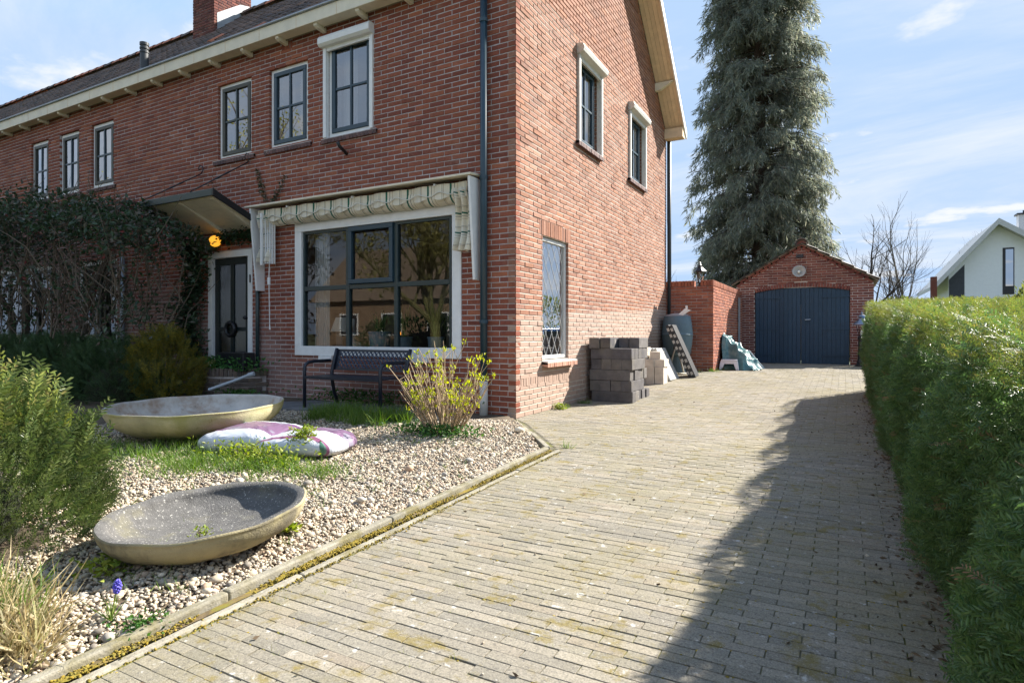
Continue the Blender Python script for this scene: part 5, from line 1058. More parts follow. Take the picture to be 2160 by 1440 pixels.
# potting soil bags
def bag_mat(name, base):
    m = bpy.data.materials.new(name); m.use_nodes = True; t = m.node_tree; n = t.nodes; L = t.links.new; b_ = n['Principled BSDF']; uv = n.new('ShaderNodeUVMap'); sp = n.new('ShaderNodeSeparateXYZ'); L(uv.outputs[0], sp.inputs[0])
    cr = n.new('ShaderNodeValToRGB'); cr.color_ramp.interpolation = 'CONSTANT'; e = cr.color_ramp.elements; cols = base
    while len(e) < len(cols): e.new(.5)
    for i, (p, c_) in enumerate(cols): e[i].position = p; e[i].color = (*c_, 1)
    L(sp.outputs[1], cr.inputs[0])
    def rect(u0, u1, v0, v1):
        r = None
        for s_, lo, hi in ((sp.outputs[0], u0, u1), (sp.outputs[1], v0, v1)):
            for op, val in (('GREATER_THAN', lo), ('LESS_THAN', hi)):
                k = n.new('ShaderNodeMath'); k.operation = op; L(s_, k.inputs[0]); k.inputs[1].default_value = val
                if r is None: r = k.outputs[0]
                else: q = n.new('ShaderNodeMath'); q.operation = 'MULTIPLY'; L(r, q.inputs[0]); L(k.outputs[0], q.inputs[1]); r = q.outputs[0]
        return r
    out = cr.outputs[0]
    for (u0, u1, v0, v1, c_) in ((.10, .26, .70, .86, (.05,.13,.11)), (.78, .90, .09, .16, (.06,.16,.10))):
        mx = n.new('ShaderNodeMixRGB'); L(rect(u0, u1, v0, v1), mx.inputs[0]); L(out, mx.inputs[1]); mx.inputs[2].default_value = (*c_, 1); out = mx.outputs[0]
    nz = n.new('ShaderNodeTexNoise'); nz.inputs['Scale'].default_value = 5; L(uv.outputs[0], nz.inputs['Vector']); mr = n.new('ShaderNodeMapRange'); mr.inputs[1].default_value = .55; mr.inputs[2].default_value = .62; mr.inputs[4].default_value = .35; L(nz.outputs[0], mr.inputs[0]); mx = n.new('ShaderNodeMixRGB'); L(mr.outputs[0], mx.inputs[0]); L(out, mx.inputs[1]); mx.inputs[2].default_value = (.30,.38,.40,1); L(mx.outputs[0], b_.inputs['Base Color']); b_.inputs['Roughness'].default_value = .28; b_.inputs['Specular IOR Level'].default_value = .5
    vz = n.new('ShaderNodeTexNoise'); vz.inputs['Scale'].default_value = 9; vz.inputs['Detail'].default_value = 5; vz.inputs['Distortion'].default_value = 2.2; vz.noise_type = 'RIDGED_MULTIFRACTAL'; L(uv.outputs[0], vz.inputs['Vector']); bp = n.new('ShaderNodeBump'); bp.inputs['Strength'].default_value = .55; bp.inputs['Distance'].default_value = .012; L(vz.outputs[0], bp.inputs['Height']); L(bp.outputs[0], b_.inputs['Normal']); return m
wh_, pu_ = (.56,.58,.62), (.19,.11,.19); m_bag = bag_mat('soil_bag_print', [(0, wh_), (.20, (.62,.63,.64)), (.24, pu_), (.62, (.15,.07,.16)), (.70, (.50,.54,.56)), (.84, wh_)]); m_bag2 = bag_mat('soil_bag_print_pink', [(0, wh_), (.12, (.24,.09,.17)), (.2, wh_), (.50, (.20,.12,.20)), (.8, wh_)])
def bag(label, c, rz, lx, ly, h_, mat, seed):
    rr_ = random.Random(seed); ph = [rr_.uniform(0, 6) for _ in range(6)]
    def fn(u, v):
        a_ = 2 * math.pi * u; e_ = v; sq = lambda q: math.copysign(abs(q) ** .55, q)
        lat = math.pi * (v - .5); cl = math.cos(lat) ** .6; x = lx / 2 * sq(math.cos(a_)) * cl; y = ly / 2 * sq(math.sin(a_)) * cl; z = h_ / 2 * math.copysign(abs(math.sin(lat)) ** .8, math.sin(lat))
        cr_ = lambda q: 1 - 2 * abs(math.sin(q)) ** .6; w_ = .006 * math.sin(x * 9 + ph[0] + 7 * y) + .005 * cr_(y * 17 + ph[1] - 13 * x) * (abs(x) / lx * 2) + .003 * cr_(x * 31 + y * 27 + ph[2]); z = z + (w_ if v > .45 else 0) - .03 * (abs(x) / (lx / 2)) ** 3; return (x, y, max(-h_ / 2, z) + h_ / 2)
    o = cloth('soil_bag', fn, 72, 40, lambda u, v: (.5 + .5 * math.cos(2 * math.pi * u) * math.cos(math.pi * (v - .5)) ** .6, .5 + .5 * math.sin(2 * math.pi * u) * math.cos(math.pi * (v - .5)) ** .6), None, mat); o.location = c; o.rotation_euler = (R(2), R(-2), rz); return tag(o, label, 'bag')
b1 = bag('plump white soil bag with broad purple print beside the big bowl', (-1.12, -2.56, gg(-1, -2.5) - .01), R(14), .82, .64, .21, m_bag, 3); b2 = bag('white and pink soil bag with crumpled end facing the drive', (-.58, -2.50, gg(-.5, -2.4) - .01), R(16), .76, .58, .18, m_bag2, 8)
fc = bpy.data.curves.new('n70', 'FONT'); fc.body = '70'; fc.size = .07; fc.extrude = .0008; fo = bpy.data.objects.new('tmp', fc); COL.objects.link(fo); dg = bpy.context.evaluated_depsgraph_get(); me = bpy.data.meshes.new_from_object(fo.evaluated_get(dg)); bpy.data.objects.remove(fo)
o = link('print', me, M('print_dark', (.05,.05,.07)), b2); o.location = (.14, -.272, .09); o.rotation_euler = (R(80), 0, 0)
# brick planter by the door
pl = thing('brick_planter', 'low curved brown brick planter with upright brick coping by the front door', 'planter', (-4.72, -.02, .0)); mats = []; mc = []
m_brickP = M('old_brown_brick', [(.11,.085,.065), (.15,.11,.085), (.09,.07,.06), (.18,.12,.09)], rough=.9, rnd=.15, noise=.25, nscale=25, bump=.5, bscale=120, spots=[((.35,.34,.3), 9, .62, .7, .6), ((.07,.08,.03), 4, .5, .65, .5)])
Rx, Ry = .62, .50
def el(a_): return Vector((-Rx * math.cos(a_), -Ry * math.sin(a_), 0))
nb_ = 9
for lay in range(5):
    for k in range(nb_):
        a_ = (k + (.5 if lay % 2 else 0)) / nb_ * math.pi; p = el(a_); tn = (el(a_ + .01) - el(a_ - .01)).normalized(); nn = Vector((tn.y, -tn.x, 0)); nn = nn if nn.dot(p) > 0 else -nn
        mats.append(mat4(np.array(tn) * .19, -np.array(nn), (0, 0, 1), np.array((p.x, p.y, .05 + lay * .062))))
ns_ = 28
for k in range(ns_): a_ = (k + .5) / ns_ * math.pi; p = el(a_); tn = (el(a_ + .01) - el(a_ - .01)).normalized(); nn = Vector((tn.y, -tn.x, 0)); nn = nn if nn.dot(p) > 0 else -nn; mc.append(mat4(np.array((0, 0, 1)) * .11, -np.array(nn), np.array(tn) * (.052 / .05), np.array((p.x, p.y, .41)) + np.array(nn) * random.uniform(.0, .012)))
pieces(pl, 'brick', BV, mats, m_brickP, 300); pieces(pl, 'coping_brick', BV, mc, m_brickP, 300)
mb = MB(); n_ = 24; mb.v = [tuple(el(math.pi * k / n_) * .93 + Vector((0, 0, .40))) for k in range(n_ + 1)]; mb.f = [tuple(range(n_ + 1))]; mb.build('soil', m_soil, pl)
mb = MB()
for k in range(n_):
    A1, B1 = el(math.pi * k / n_) * .97, el(math.pi * (k + 1) / n_) * .97; mb.quad((A1.x, A1.y, 0), (B1.x, B1.y, 0), (B1.x, B1.y, .44), (A1.x, A1.y, .44))
mb.build('mortar_core', m_mortar, pl)
t = thing('plant_box', 'plain black rectangular plant box standing behind the planter leaves', 'plant box', (-4.45, -.26, .42)); mb = MB(); mb.box((-.27, -.1, 0), (.27, .1, .27)); mb.build('box', m_black, t, bevel=.01)
mb = MB(); mb.tube([(-4.42, -.72, .19), (-4.1, -.50, .33), (-3.95, -.42, .40)], .021, 10); mb.tube([(-3.97, -.43, .39), (-3.90, -.40, .41)], .032, 10); o = mb.build('loose_pipe', M('grey_pvc', (.42,.46,.5), rough=.4)); tag(o, 'grey plastic pipe end lying slanted against the brick planter', 'pipe')

# ------------------------------------------------------------------ gravel, grass and small plants in the bed
def kx(Y):
    return 1.03 if Y < -1.42 else 1.03 + (Y + 1.42) / 1.13 * (-.87)
bed = bpy.data.objects['garden_bed']
for v in bed.data.vertices:
    if v.co.x > kx(v.co.y) - .02: v.co.z = g(v.co.y) - .12
m_peb = M('pebbles', [(.42,.35,.255), (.53,.45,.34), (.33,.26,.18), (.60,.53,.42), (.44,.30,.20), (.25,.215,.175), (.56,.46,.325), (.36,.33,.29), (.19,.165,.135)], rough=.75, rnd=.18, noise=.2, nscale=60, bump=.2, bscale=250)
P = []; Rr = []
while len(P) < 84000:
    u = random.random(); x_ = 1.02 - 4.6 * u ** 1.25; y_ = -6.2 + 6.1 * random.random()
    if x_ > kx(y_) - .03 or y_ > -.95 + .5 * (x_ > -.9): continue
    if (x_ + 2.12) ** 2 + (y_ + 2.4) ** 2 < .12 or (x_ + .42) ** 2 + (y_ + 4.72) ** 2 < .1: continue
    dist = math.hypot(x_ - CAM.x, y_ - CAM.y)
    if random.random() > min(1, 4.2 / dist): continue
    r_ = random.uniform(.0042, .0105) * (2.2 if random.random() < .07 else 1); P.append((x_, y_, gg(x_, y_) - .006 + random.uniform(-.006, .006))); Rr.append(r_)
o = blob_mesh('gravel', P, Rr, m_peb, .62, sub=0 or 1, jit=.12) if False else None
def ico0():
    bm = bmesh.new(); bmesh.ops.create_icosphere(bm, subdivisions=1, radius=1); V = np.array([v.co for v in bm.verts]); F = np.array([[v.index for v in f.verts] for f in bm.faces]); bm.free(); return V, F
V0, F0 = ico0()
def pebble_mesh(name, P, Rr, mat, V0=V0, F0=F0):
    n = len(P); P = np.array(P); Rr = np.array(Rr); s3 = Rr[:, None] * np.stack([rng.uniform(.8, 1.45, n), rng.uniform(.7, 1.1, n), rng.uniform(.5, .85, n)], 1)
    V = V0[None] * (1 + rng.uniform(-.13, .13, (n, len(V0), 1))) * s3[:, None]; A = frames(np.stack([rng.normal(0, .35, n), rng.normal(0, .35, n), np.ones(n)], 1)); VV = np.einsum('nij,nvj->nvi', A, V) + P[:, None]
    FF = F0[None] + (np.arange(n) * len(V0))[:, None, None]; o = link(name, np_mesh(name, VV.reshape(-1, 3), FF.reshape(-1, 3), True), mat); o['kind'] = 'stuff'; return o
near = [i for i, p in enumerate(P) if math.hypot(p[0] - CAM.x, p[1] - CAM.y) < 3.4]; ns = set(near)
import bmesh as _b
bm = _b.new(); _b.ops.create_icosphere(bm, subdivisions=1, radius=1); bm.free()
VL = None
def lowico():
    t = (1 + 5 ** .5) / 2; V = np.array([(-1,t,0),(1,t,0),(-1,-t,0),(1,-t,0),(0,-1,t),(0,1,t),(0,-1,-t),(0,1,-t),(t,0,-1),(t,0,1),(-t,0,-1),(-t,0,1)]) / math.hypot(1, t)
    F = np.array([(0,11,5),(0,5,1),(0,1,7),(0,7,10),(0,10,11),(1,5,9),(5,11,4),(11,10,2),(10,7,6),(7,1,8),(3,9,4),(3,4,2),(3,2,6),(3,6,8),(3,8,9),(4,9,5),(2,4,11),(6,2,10),(8,6,7),(9,8,1)]); return V, F
Vl, Fl = lowico()
o = pebble_mesh('gravel', [P[i] for i in range(len(P)) if i not in ns], [Rr[i] for i in range(len(P)) if i not in ns], m_peb, Vl, Fl); tag(o, 'pale mixed pebbles covering the front garden bed', 'gravel')
o = pebble_mesh('gravel', [P[i] for i in near], [Rr[i] for i in near], m_peb, Vl, Fl); tag(o, 'pale mixed pebbles of the front garden beside the edging', 'gravel')
# some bigger loose stones
for k, (x_, y_, r_) in enumerate(((.8, -2.2, .03), (.55, -2.6, .035), (-.2, -3.4, .03), (.6, -1.05, .05), (.2, -3.2, .028), (.75, -3.3, .03))):
    o = blob_mesh('loose_stone', [(0, 0, 0)], [1], m_peb, .7, None, None, 2, .1); o.location = (x_, y_, gg(x_, y_) + r_ * .4); o.scale = (r_, r_, r_); o['kind'] = None; del o['kind']; tag(o, ['pale loose stone midway along the edging on the gravel', 'loose rounded stone between the soil bags and the edging', 'loose stone in front of the yellow-green grass', 'largest brownish loose stone by the bend in the edging', 'small loose stone behind the dark bowl', 'loose stone on the gravel just beside the edging, right of the dark bowl'][k], 'stone', 'loose stones on the gravel')

def blade(seg=3, w_=.05, bend=.35):
    V = []; F = []
    for k in range(seg + 1): s = k / seg; ww = w_ * (1 - s) ** .6; V += [(-ww / 2, bend * s * s, s), (ww / 2, bend * s * s, s)]
    for k in range(seg): F.append((2 * k, 2 * k + 1, 2 * k + 3, 2 * k + 2))
    return np.array(V, np.float32), np.array(F, np.int32)
BL = [blade(3, .045, random.uniform(.15, .6)) for _ in range(4)]
m_grass = m_leaf('grass_green', [(.07,.15,.02), (.11,.20,.03), (.16,.24,.045), (.09,.16,.03), (.2,.25,.07)], .4)
m_dry = m_leaf('grass_dry', [(.42,.34,.19), (.34,.26,.13), (.5,.43,.27), (.22,.22,.07)], .35)
def grass(name, label, pts, ln, mat, lean=.45, zoff=0):
    P = np.array([(x_, y_, gg(x_, y_) - .01 + zoff) for x_, y_ in pts]); n = len(P); D = np.stack([rng.normal(0, lean, n), rng.normal(0, lean, n), np.ones(n)], 1); o = scatter(name, BL, P, D, rng.uniform(ln[0], ln[1], n), mat); return tag(o, label, 'grass', kind='stuff')
def clump(cx_, cy_, r_, n): return [(cx_ + random.gauss(0, r_), cy_ + random.gauss(0, r_ * .7)) for _ in range(n)]
pts = [];  [pts.extend(clump(-1.25 + random.uniform(-.62, .55), -1.12 + random.uniform(-.30, .26), .05, 42)) for _ in range(70)]
grass('grass_patch', 'soft green grass patch in front of the bench', pts, (.06, .19), m_grass)
pts = [];  [pts.extend(clump(-1.2 + random.uniform(-.6, .8), -3.02 + random.uniform(-.28, .25) - .0, .05, 30)) for _ in range(60)]
pts += clump(-.35, -3.05, .18, 700) + clump(.05, -2.95, .12, 300) + clump(-1.9, -3.3, .25, 900) + clump(-.9, -3.35, .2, 500) + clump(.25, -3.45, .1, 160)
grass('grass_patch', 'yellow-green grass growing between the two concrete bowls', pts, (.05, .13), m_grass, .55)
pts = clump(.86, -5.02, .06, 250) + clump(.62, -5.02, .12, 500) + clump(.35, -5.0, .15, 300)
grass('dry_grass', 'straw-coloured dry grass tuft at the end of the edging', pts, (.08, .22), m_dry, .7); grass('grass_patch', 'fresh green blades growing through the dry grass tuft', clump(.55, -5.0, .1, 260) + clump(.4, -4.92, .08, 120), (.08, .22), m_grass, .5)
pts = []
for _ in range(150): x_ = random.uniform(-2.4, .95); y_ = random.uniform(-4.7, -1.5); pts += clump(x_, y_, .02, 9) if x_ < kx(y_) - .05 else []
grass('weed_grass', 'scattered small grass tufts growing through the gravel', pts, (.03, .09), m_grass, .7)
P = []
for (x_, y_, r_, n) in ((.55, 6.30, .12, 260), (.95, 6.48, .06, 200), (1.05, 7.0, .07, 120), (.12, 1.75, .05, 160), (.10, 1.15, .03, 60), (1.3, 7.15, .1, 80), (1.16, -1.25, .03, 40)): P += [(x_ + random.gauss(0, r_), y_ + random.gauss(0, r_ * .5)) for _ in range(n)]
P3 = np.array([(x_, y_, g(y_) - .005) for x_, y_ in P]); n = len(P3); o = scatter('verge_grass', BL, P3, np.stack([rng.normal(0, .6, n), rng.normal(0, .6, n), np.ones(n)], 1), rng.uniform(.03, .1, n), m_grass); tag(o, 'grass tufts growing at the foot of the walls along the drive', 'grass', kind='stuff')
# small tufts in the paving
P = [];
for _ in range(160):
    y_ = -5 + 8 * random.random() ** 1.2; x_ = random.uniform(1.2, 3.3); row = round((y_ + 8.2) / rowp); y_ = -8.2 + row * rowp + rowp / 2
    P += [(x_ + random.gauss(0, .012), y_ + random.gauss(0, .006), g(y_) - .008) for _ in range(9)]
n = len(P); o = scatter('joint_weeds', BL, P, np.stack([rng.normal(0, .7, n), rng.normal(0, .7, n), np.ones(n)], 1), rng.uniform(.012, .034, n), m_leaf('joint_green', [(.2,.24,.04), (.28,.28,.05), (.15,.2,.03)], .4)); tag(o, 'tiny yellow-green weeds in the joints of the drive', 'weeds', kind='stuff')
m_herb = m_leaf('herb_leaf', [(.16,.24,.03), (.24,.30,.04), (.30,.32,.06), (.12,.2,.03)], .4)
m_darkherb = m_leaf('ground_ivy', [(.03,.09,.02), (.05,.13,.025), (.08,.17,.03)], .3)
def herb(name, label, c, rx, ry, h_, n, mat, s=(.02, .045), cat='plant'):
    P = np.array([(c[0] + random.gauss(0, rx), c[1] + random.gauss(0, ry), c[2] + h_ * random.random() ** 1.2) for _ in range(n)]); D = np.stack([rng.normal(0, .8, n), rng.normal(0, .8, n), rng.uniform(.1, .9, n)], 1)
    t = thing(name, label, cat, c); o = scatter('leaves', LEAF, P - np.array(c), D, rng.uniform(s[0], s[1], n), mat, t); o['kind'] = 'stuff'
    mb = MB()
    for _ in range(8): a_ = random.uniform(0, 6.28); mb.tube([(0, 0, -.02), (rx * math.cos(a_), ry * math.sin(a_), h_ * .7)], [.003, .0015], 4)
    mb.build('stem', m_twig, t)['kind'] = 'stuff'; return t
Z_ = lambda x, y: gg(x, y)
herb('weed_plant', 'bright yellow-green leafy weeds at the foot of the soil bags', (-.62, -2.96, Z_(-.6, -2.9)), .22, .10, .13, 900, m_herb); herb('weed_plant', 'round leafy weed sprouting between the two soil bags', (-.42, -2.66, Z_(-.4, -2.6) + .10), .055, .05, .13, 420, m_herb)
herb('weed_plant', 'small green weed inside the dark tilted bowl', (.60, -4.20, Z_(.5, -4.1) + .04), .03, .02, .05, 90, m_herb, (.01, .022)); herb('weed_plant', 'leafy weed at the gable foot below the leaded window', (.08, 1.0, .0), .05, .03, .07, 160, m_herb); herb('planter_plant', 'feathery green plants filling the brick planter', (-4.62, -.30, .42), .32, .10, .20, 1100, m_leaf('feathery', [(.04,.13,.03), (.07,.19,.045), (.05,.15,.03)], .3), (.03, .07))
herb('weed_plant', 'dark low weeds along the wall under the bench', (-2.2, -.10, .06), .55, .03, .16, 500, m_darkherb, (.03, .07)); herb('weed_plant', 'green weeds at the outer foot of the brick planter', (-4.15, -.45, .06), .25, .06, .12, 400, m_darkherb, (.03, .06)); herb('weed_plant', 'yellow-green sprouts beside the sunlit yew bush', (.48, -4.55, Z_(.4, -4.5)), .07, .05, .06, 150, m_herb)
herb('rosette_weed', 'single green rosette weed on the gravel near the edging', (.78, -3.85, Z_(.78, -3.85)), .02, .02, .03, 40, m_herb, (.03, .06)); herb('weed_plant', 'low green weed growing on the edging block joint', (1.0, -4.72, Z_(1., -4.7)), .05, .05, .03, 120, m_darkherb, (.015, .03)); herb('ground_ivy', 'dark green ground ivy mat under the budding shrub', (.0, -1.55, Z_(0, -1.5)), .24, .12, .08, 1100, m_darkherb, (.02, .045))
# muscari
t = thing('grape_hyacinth', 'blue grape hyacinth with thin leaves flowering in the gravel', 'flower', (.90, -4.76, Z_(.90, -4.76))); mb = MB(); mb.tube([(0, 0, 0), (.01, .005, .06), (.02, .01, .11)], [.003, .003, .0025], 6); mb.build('stem', m_leaf('stem_green', [(.2,.25,.06)], .2), t)
Pm = []; 
for k in range(46): s = k / 46; a_ = k * 2.4; rr = .012 * math.sin(.35 + s * 2.5); Pm.append((.02 + .006 * s + rr * math.cos(a_), .01 + rr * math.sin(a_), .10 + s * .05))
blob_mesh('flower_head', Pm, [.0042] * len(Pm), M('blue_petal', [(.10,.09,.55), (.16,.13,.65), (.07,.06,.42)], rough=.6, rnd=.2), 1, t)
n = 26; scatter('leaves', BL, np.zeros((n, 3)), np.stack([rng.normal(0, .7, n), rng.normal(0, .7, n), np.ones(n)], 1), rng.uniform(.05, .12, n), m_grass, t)['kind'] = 'stuff'
# budding shrub
t = thing('budding_shrub', 'bare twiggy shrub with yellow-green buds in front of the house corner', 'shrub', (.02, -1.42, Z_(0, -1.4))); mb = MB(); bp_ = []
for k in range(84):
    a_ = random.uniform(0, 6.283); sp = random.random() ** .7; ln = random.uniform(.40, .92) * (1 - .2 * sp); p = Vector((.16 * math.cos(a_) * sp, .12 * math.sin(a_) * sp, -.01)); dr = Vector((math.cos(a_) * sp * .8, math.sin(a_) * sp * .6, 1)); pts = [p.copy()]
    for q in range(5): p = p + dr.normalized() * ln / 5; dr += Vector((random.gauss(0, .09), random.gauss(0, .09), .02)); pts.append(p.copy())
    mb.tube(pts, [.0062, .0056, .005, .0044, .0038, .003], 5, False)
    for q in (2, 3, 4):
        if random.random() < .6:
            d3 = Vector((random.gauss(0, .6), random.gauss(0, .6), .9)).normalized(); e3 = pts[q] + d3 * random.uniform(.06, .16); mb.tube([pts[q], e3], [.0035, .002], 4, False); bp_.append(e3) if random.random() < .55 else None
    if random.random() < .35: bp_.append(pts[-1])
mb.build('stems', M('straw_twig', [(.36,.26,.16), (.44,.33,.21), (.28,.2,.13)], rough=.85, rnd=.2), t, smooth=True)['kind'] = 'stuff'
P = []; 
for e3 in bp_: P += [tuple(e3 + Vector((random.gauss(0, .012), random.gauss(0, .012), random.gauss(0, .012)))) for _ in range(9)]
n = len(P); scatter('bud_leaves', LEAF, P, np.stack([rng.normal(0, .6, n), rng.normal(0, .6, n), np.ones(n)], 1), rng.uniform(.018, .04, n), m_leaf('bud_leaf', [(.38,.42,.03), (.48,.48,.05), (.30,.38,.04)], .45), t)['kind'] = 'stuff'

def spray():
    """hanging conifer branchlet of thin strands, unit length along +z"""
    V = []; F = []
    for i in range(13):
        t0 = random.uniform(0, .62); l_ = random.uniform(.22, .42); ax, ay = random.gauss(0, .16), random.gauss(0, .13); w_ = random.uniform(.016, .034); nV = len(V); m0 = (ax * .55, ay * .55, t0 + l_ * .55); px_ = random.choice((0, 1))
        V += [(0, 0, t0), (m0[0] - w_ * px_, m0[1] - w_ * (1 - px_), m0[2]), (ax, ay, t0 + l_), (m0[0] + w_ * px_, m0[1] + w_ * (1 - px_), m0[2])]; F.append((nV, nV + 1, nV + 2, nV + 3))
    return np.array(V, np.float32), np.array(F, np.int32)
SPY = [spray() for _ in range(4)]
# ------------------------------------------------------------------ dark planting in front of the left half
m_jun = m_leaf('juniper', [(.035,.075,.03), (.055,.105,.038), (.075,.12,.045), (.04,.085,.042)], .25); m_gold = m_leaf('golden_conifer', [(.20,.17,.02), (.28,.22,.03), (.14,.14,.03), (.10,.12,.03)], .3)
for k, (x_, y_, rx, h_) in enumerate(((-5.75, -1.25, .85, .80), (-7.0, -1.35, .9, .88), (-8.3, -1.4, .95, .85), (-9.6, -1.4, .95, .86), (-10.9, -1.4, .95, .88))):
    bush('evergreen_shrub', ('dark low evergreen shrub next to the golden conifer', 'dark low evergreen shrub, second from the golden conifer', 'dark low evergreen shrub, third from the golden conifer', 'dark low evergreen shrub, fourth from the golden conifer', 'dark low evergreen shrub, fifth from the golden conifer')[k], 'shrub', (x_, y_, .0), rx, .55, h_, 2600, m_jun, None, .09, .17, .03, .35, 0, .7, 'evergreen shrubs in the front bed')
bush('golden_conifer', 'small golden conifer shrub standing left of the brick planter', 'shrub', (-5.05, -.95, .0), .42, .36, .95, 1300, m_gold, None, .10, .20, .05, .7, 0, .9, core=.4, bases=SPN, lob=2.6)
# climbing honeysuckle mass on a frame
m_clim = m_leaf('climber_leaf', [(.025,.05,.02), (.04,.075,.03), (.06,.095,.045), (.03,.06,.03), (.12,.11,.08), (.09,.06,.045)], .25, .38); m_red = m_leaf('climber_red', [(.22,.05,.05), (.14,.05,.04)], .2)
t = thing('climbing_shrub', 'large overhanging evergreen climber arching over the front garden beside the canopy', 'shrub', (-7.1, -.95, 0)); P = []; D = []
def crown_z(x): return 3.12 - .10 * max(0, x + 8.2) ** 1.6 * .9 + .12 * math.sin(x * 3.1) + .08 * math.sin(x * 7.3)
mbt = MB()
while len(P) < 19000:
    x_ = random.uniform(-13.2, -4.75); top = crown_z(x_); yb = random.random(); y_ = -.35 - 1.5 * yb; prof = math.sin(math.pi * min(1, max(0, .12 + .8 * yb))) ** .5
    if x_ > -6: thick = .55
    else: thick = 1.0
    dz = abs(random.gauss(0, .33)) * thick + (1 - prof) * .35
    if random.random() < .4: dz += random.random() * 1.7
    cl = math.sin(x_ * 5.3) * math.sin(y_ * 6 + 1) + math.sin(x_ * 2.2 + (top - dz) * 6)
    if dz > .5 and cl < -.1: continue
    z_ = top - dz
    if z_ < .8: continue
    P.append((x_ + 7.1, y_ + .95, z_)); D.append((random.gauss(.1, .7), random.gauss(-.5, .6), random.gauss(-.25, .6)))
P = np.array(P); D = np.array(D); n = len(P); k = rng.random(n) < .04
scatter('leaves', LEAF, P[~k], D[~k], rng.uniform(.05, .105, (~k).sum()), m_clim, t)['kind'] = 'stuff'; scatter('red_leaves', LEAF, P[k], D[k], rng.uniform(.04, .08, k.sum()), m_red, t)['kind'] = 'stuff'
for (bx, by) in ((.1, -.1), (-2.6, .1), (-4.5, -.2), (-1.3, -.35)):
    p = Vector((bx, by, 0)); pts = [p]; 
    for q in range(6): p = p + Vector((random.gauss(0, .1), random.gauss(0, .08), .42)); pts.append(p)
    mbt = MB(); mbt.tube(pts, [.075, .065, .06, .055, .045, .035, .02], 8); mbt.build('trunk', m_bark, t, smooth=True)
mbt = MB()
for _ in range(260):
    x_ = random.uniform(-12.8, -5.0) + 7.1; p = Vector((x_, random.uniform(-.7, .4), random.uniform(.8, 1.8))); pts = [p]; dr = Vector((random.gauss(0, .5), random.gauss(0, .3), 1))
    for q in range(5): p = p + dr.normalized() * random.uniform(.15, .34); dr += Vector((random.gauss(0, .35), random.gauss(0, .2), random.gauss(0, .2))); pts.append(p)
    mbt.tube(pts, [.011, .009, .008, .006, .005, .003], 4, False)
for _ in range(60):
    x_ = random.uniform(-12.5, -5.2); p = Vector((x_ + 7.1, random.uniform(-.7, .3), crown_z(x_) - .1)); mbt.tube([p, p + Vector((random.gauss(0, .15), random.gauss(0, .1), .2)), p + Vector((random.gauss(0, .3), random.gauss(0, .1), random.uniform(.25, .5)))], [.006, .004, .002], 4, False)
mbt.build('twigs', m_twig, t, smooth=True)['kind'] = 'stuff'
# ivy round the door
m_ivy = m_leaf('ivy_leaf', [(.015,.035,.015), (.025,.055,.02), (.04,.07,.03)], .15, .4); t = thing('door_ivy', 'dark ivy climbing the wall left of the door and along the canopy', 'ivy', (-5.7, -.02, .3)); P = []
while len(P) < 3400:
    if random.random() < .72: x_ = random.gauss(-5.78, .17) ; z_ = random.uniform(.6, 2.45); x_ += .12 * math.sin(z_ * 4)
    else: x_ = random.uniform(-5.9, -4.25); z_ = 2.42 + random.gauss(0, .055) - .10 * (x_ < -5.1)
    if -5.36 < x_ < -4.55 and z_ < 2.2: continue
    P.append((x_ + 5.7, -abs(random.gauss(0, .07)), z_ - .3))
n = len(P); scatter('leaves', LEAF, P, np.stack([rng.normal(0, .6, n), -np.ones(n), rng.normal(-.5, .5, n)], 1), rng.uniform(.04, .085, n), m_ivy, t)['kind'] = 'stuff'
mb = MB()
for k in range(5): x_ = -.1 + random.gauss(0, .1); mb.tube([(x_, -.015, -.2), (x_ + .05, -.02, .8), (x_ - .04, -.02, 1.6), (x_ + .1, -.02, 2.1)], [.016, .012, .01, .006], 5)
mb.build('stem', m_bark, t)['kind'] = 'stuff'
t = thing('wall_creeper', 'small two-pronged creeper growing on the bricks above the awning', 'creeper', (-4.05, -.01, 2.82)); P = []
for _ in range(260):
    s = random.random(); br = random.random() < .6
    x_, z_ = ((-.02 - .22 * s ** .6, .05 + .5 * s) if br else (.06 + .30 * s, .03 + .36 * s ** 1.3)); P.append((x_ + random.gauss(0, .025), -abs(random.gauss(0, .02)), z_ + random.gauss(0, .02)))
n = len(P); scatter('leaves', LEAF, P, np.stack([rng.normal(0, .7, n), -np.ones(n), rng.normal(0, .5, n)], 1), rng.uniform(.025, .05, n), m_leaf('creeper_leaf', [(.05,.07,.035), (.08,.09,.05)], .2), t)['kind'] = 'stuff'
mb = MB(); mb.tube([(0, -.01, -.02), (-.1, -.012, .2), (-.24, -.012, .55)], [.006, .005, .003], 5); mb.tube([(0, -.01, 0), (.15, -.012, .12), (.36, -.012, .39)], [.006, .004, .003], 5); mb.build('stem', m_twig, t)['kind'] = 'stuff'
t = thing('wall_creeper', 'sparse dry creeper tuft on the bricks above the door canopy', 'creeper', (-5.25, -.01, 2.75)); P = [(random.gauss(0, .06), -abs(random.gauss(0, .03)), abs(random.gauss(.2, .2))) for _ in range(150)]; n = len(P); scatter('leaves', LEAF, P, np.stack([rng.normal(0, .7, n), -np.ones(n), rng.normal(0, .5, n)], 1), rng.uniform(.02, .045, n), bpy.data.materials['creeper_leaf'], t)['kind'] = 'stuff'
mb = MB(); mb.tube([(0, -.01, -.1), (.02, -.012, .3), (-.02, -.012, .55)], [.005, .004, .002], 5); mb.build('stem', m_twig, t)

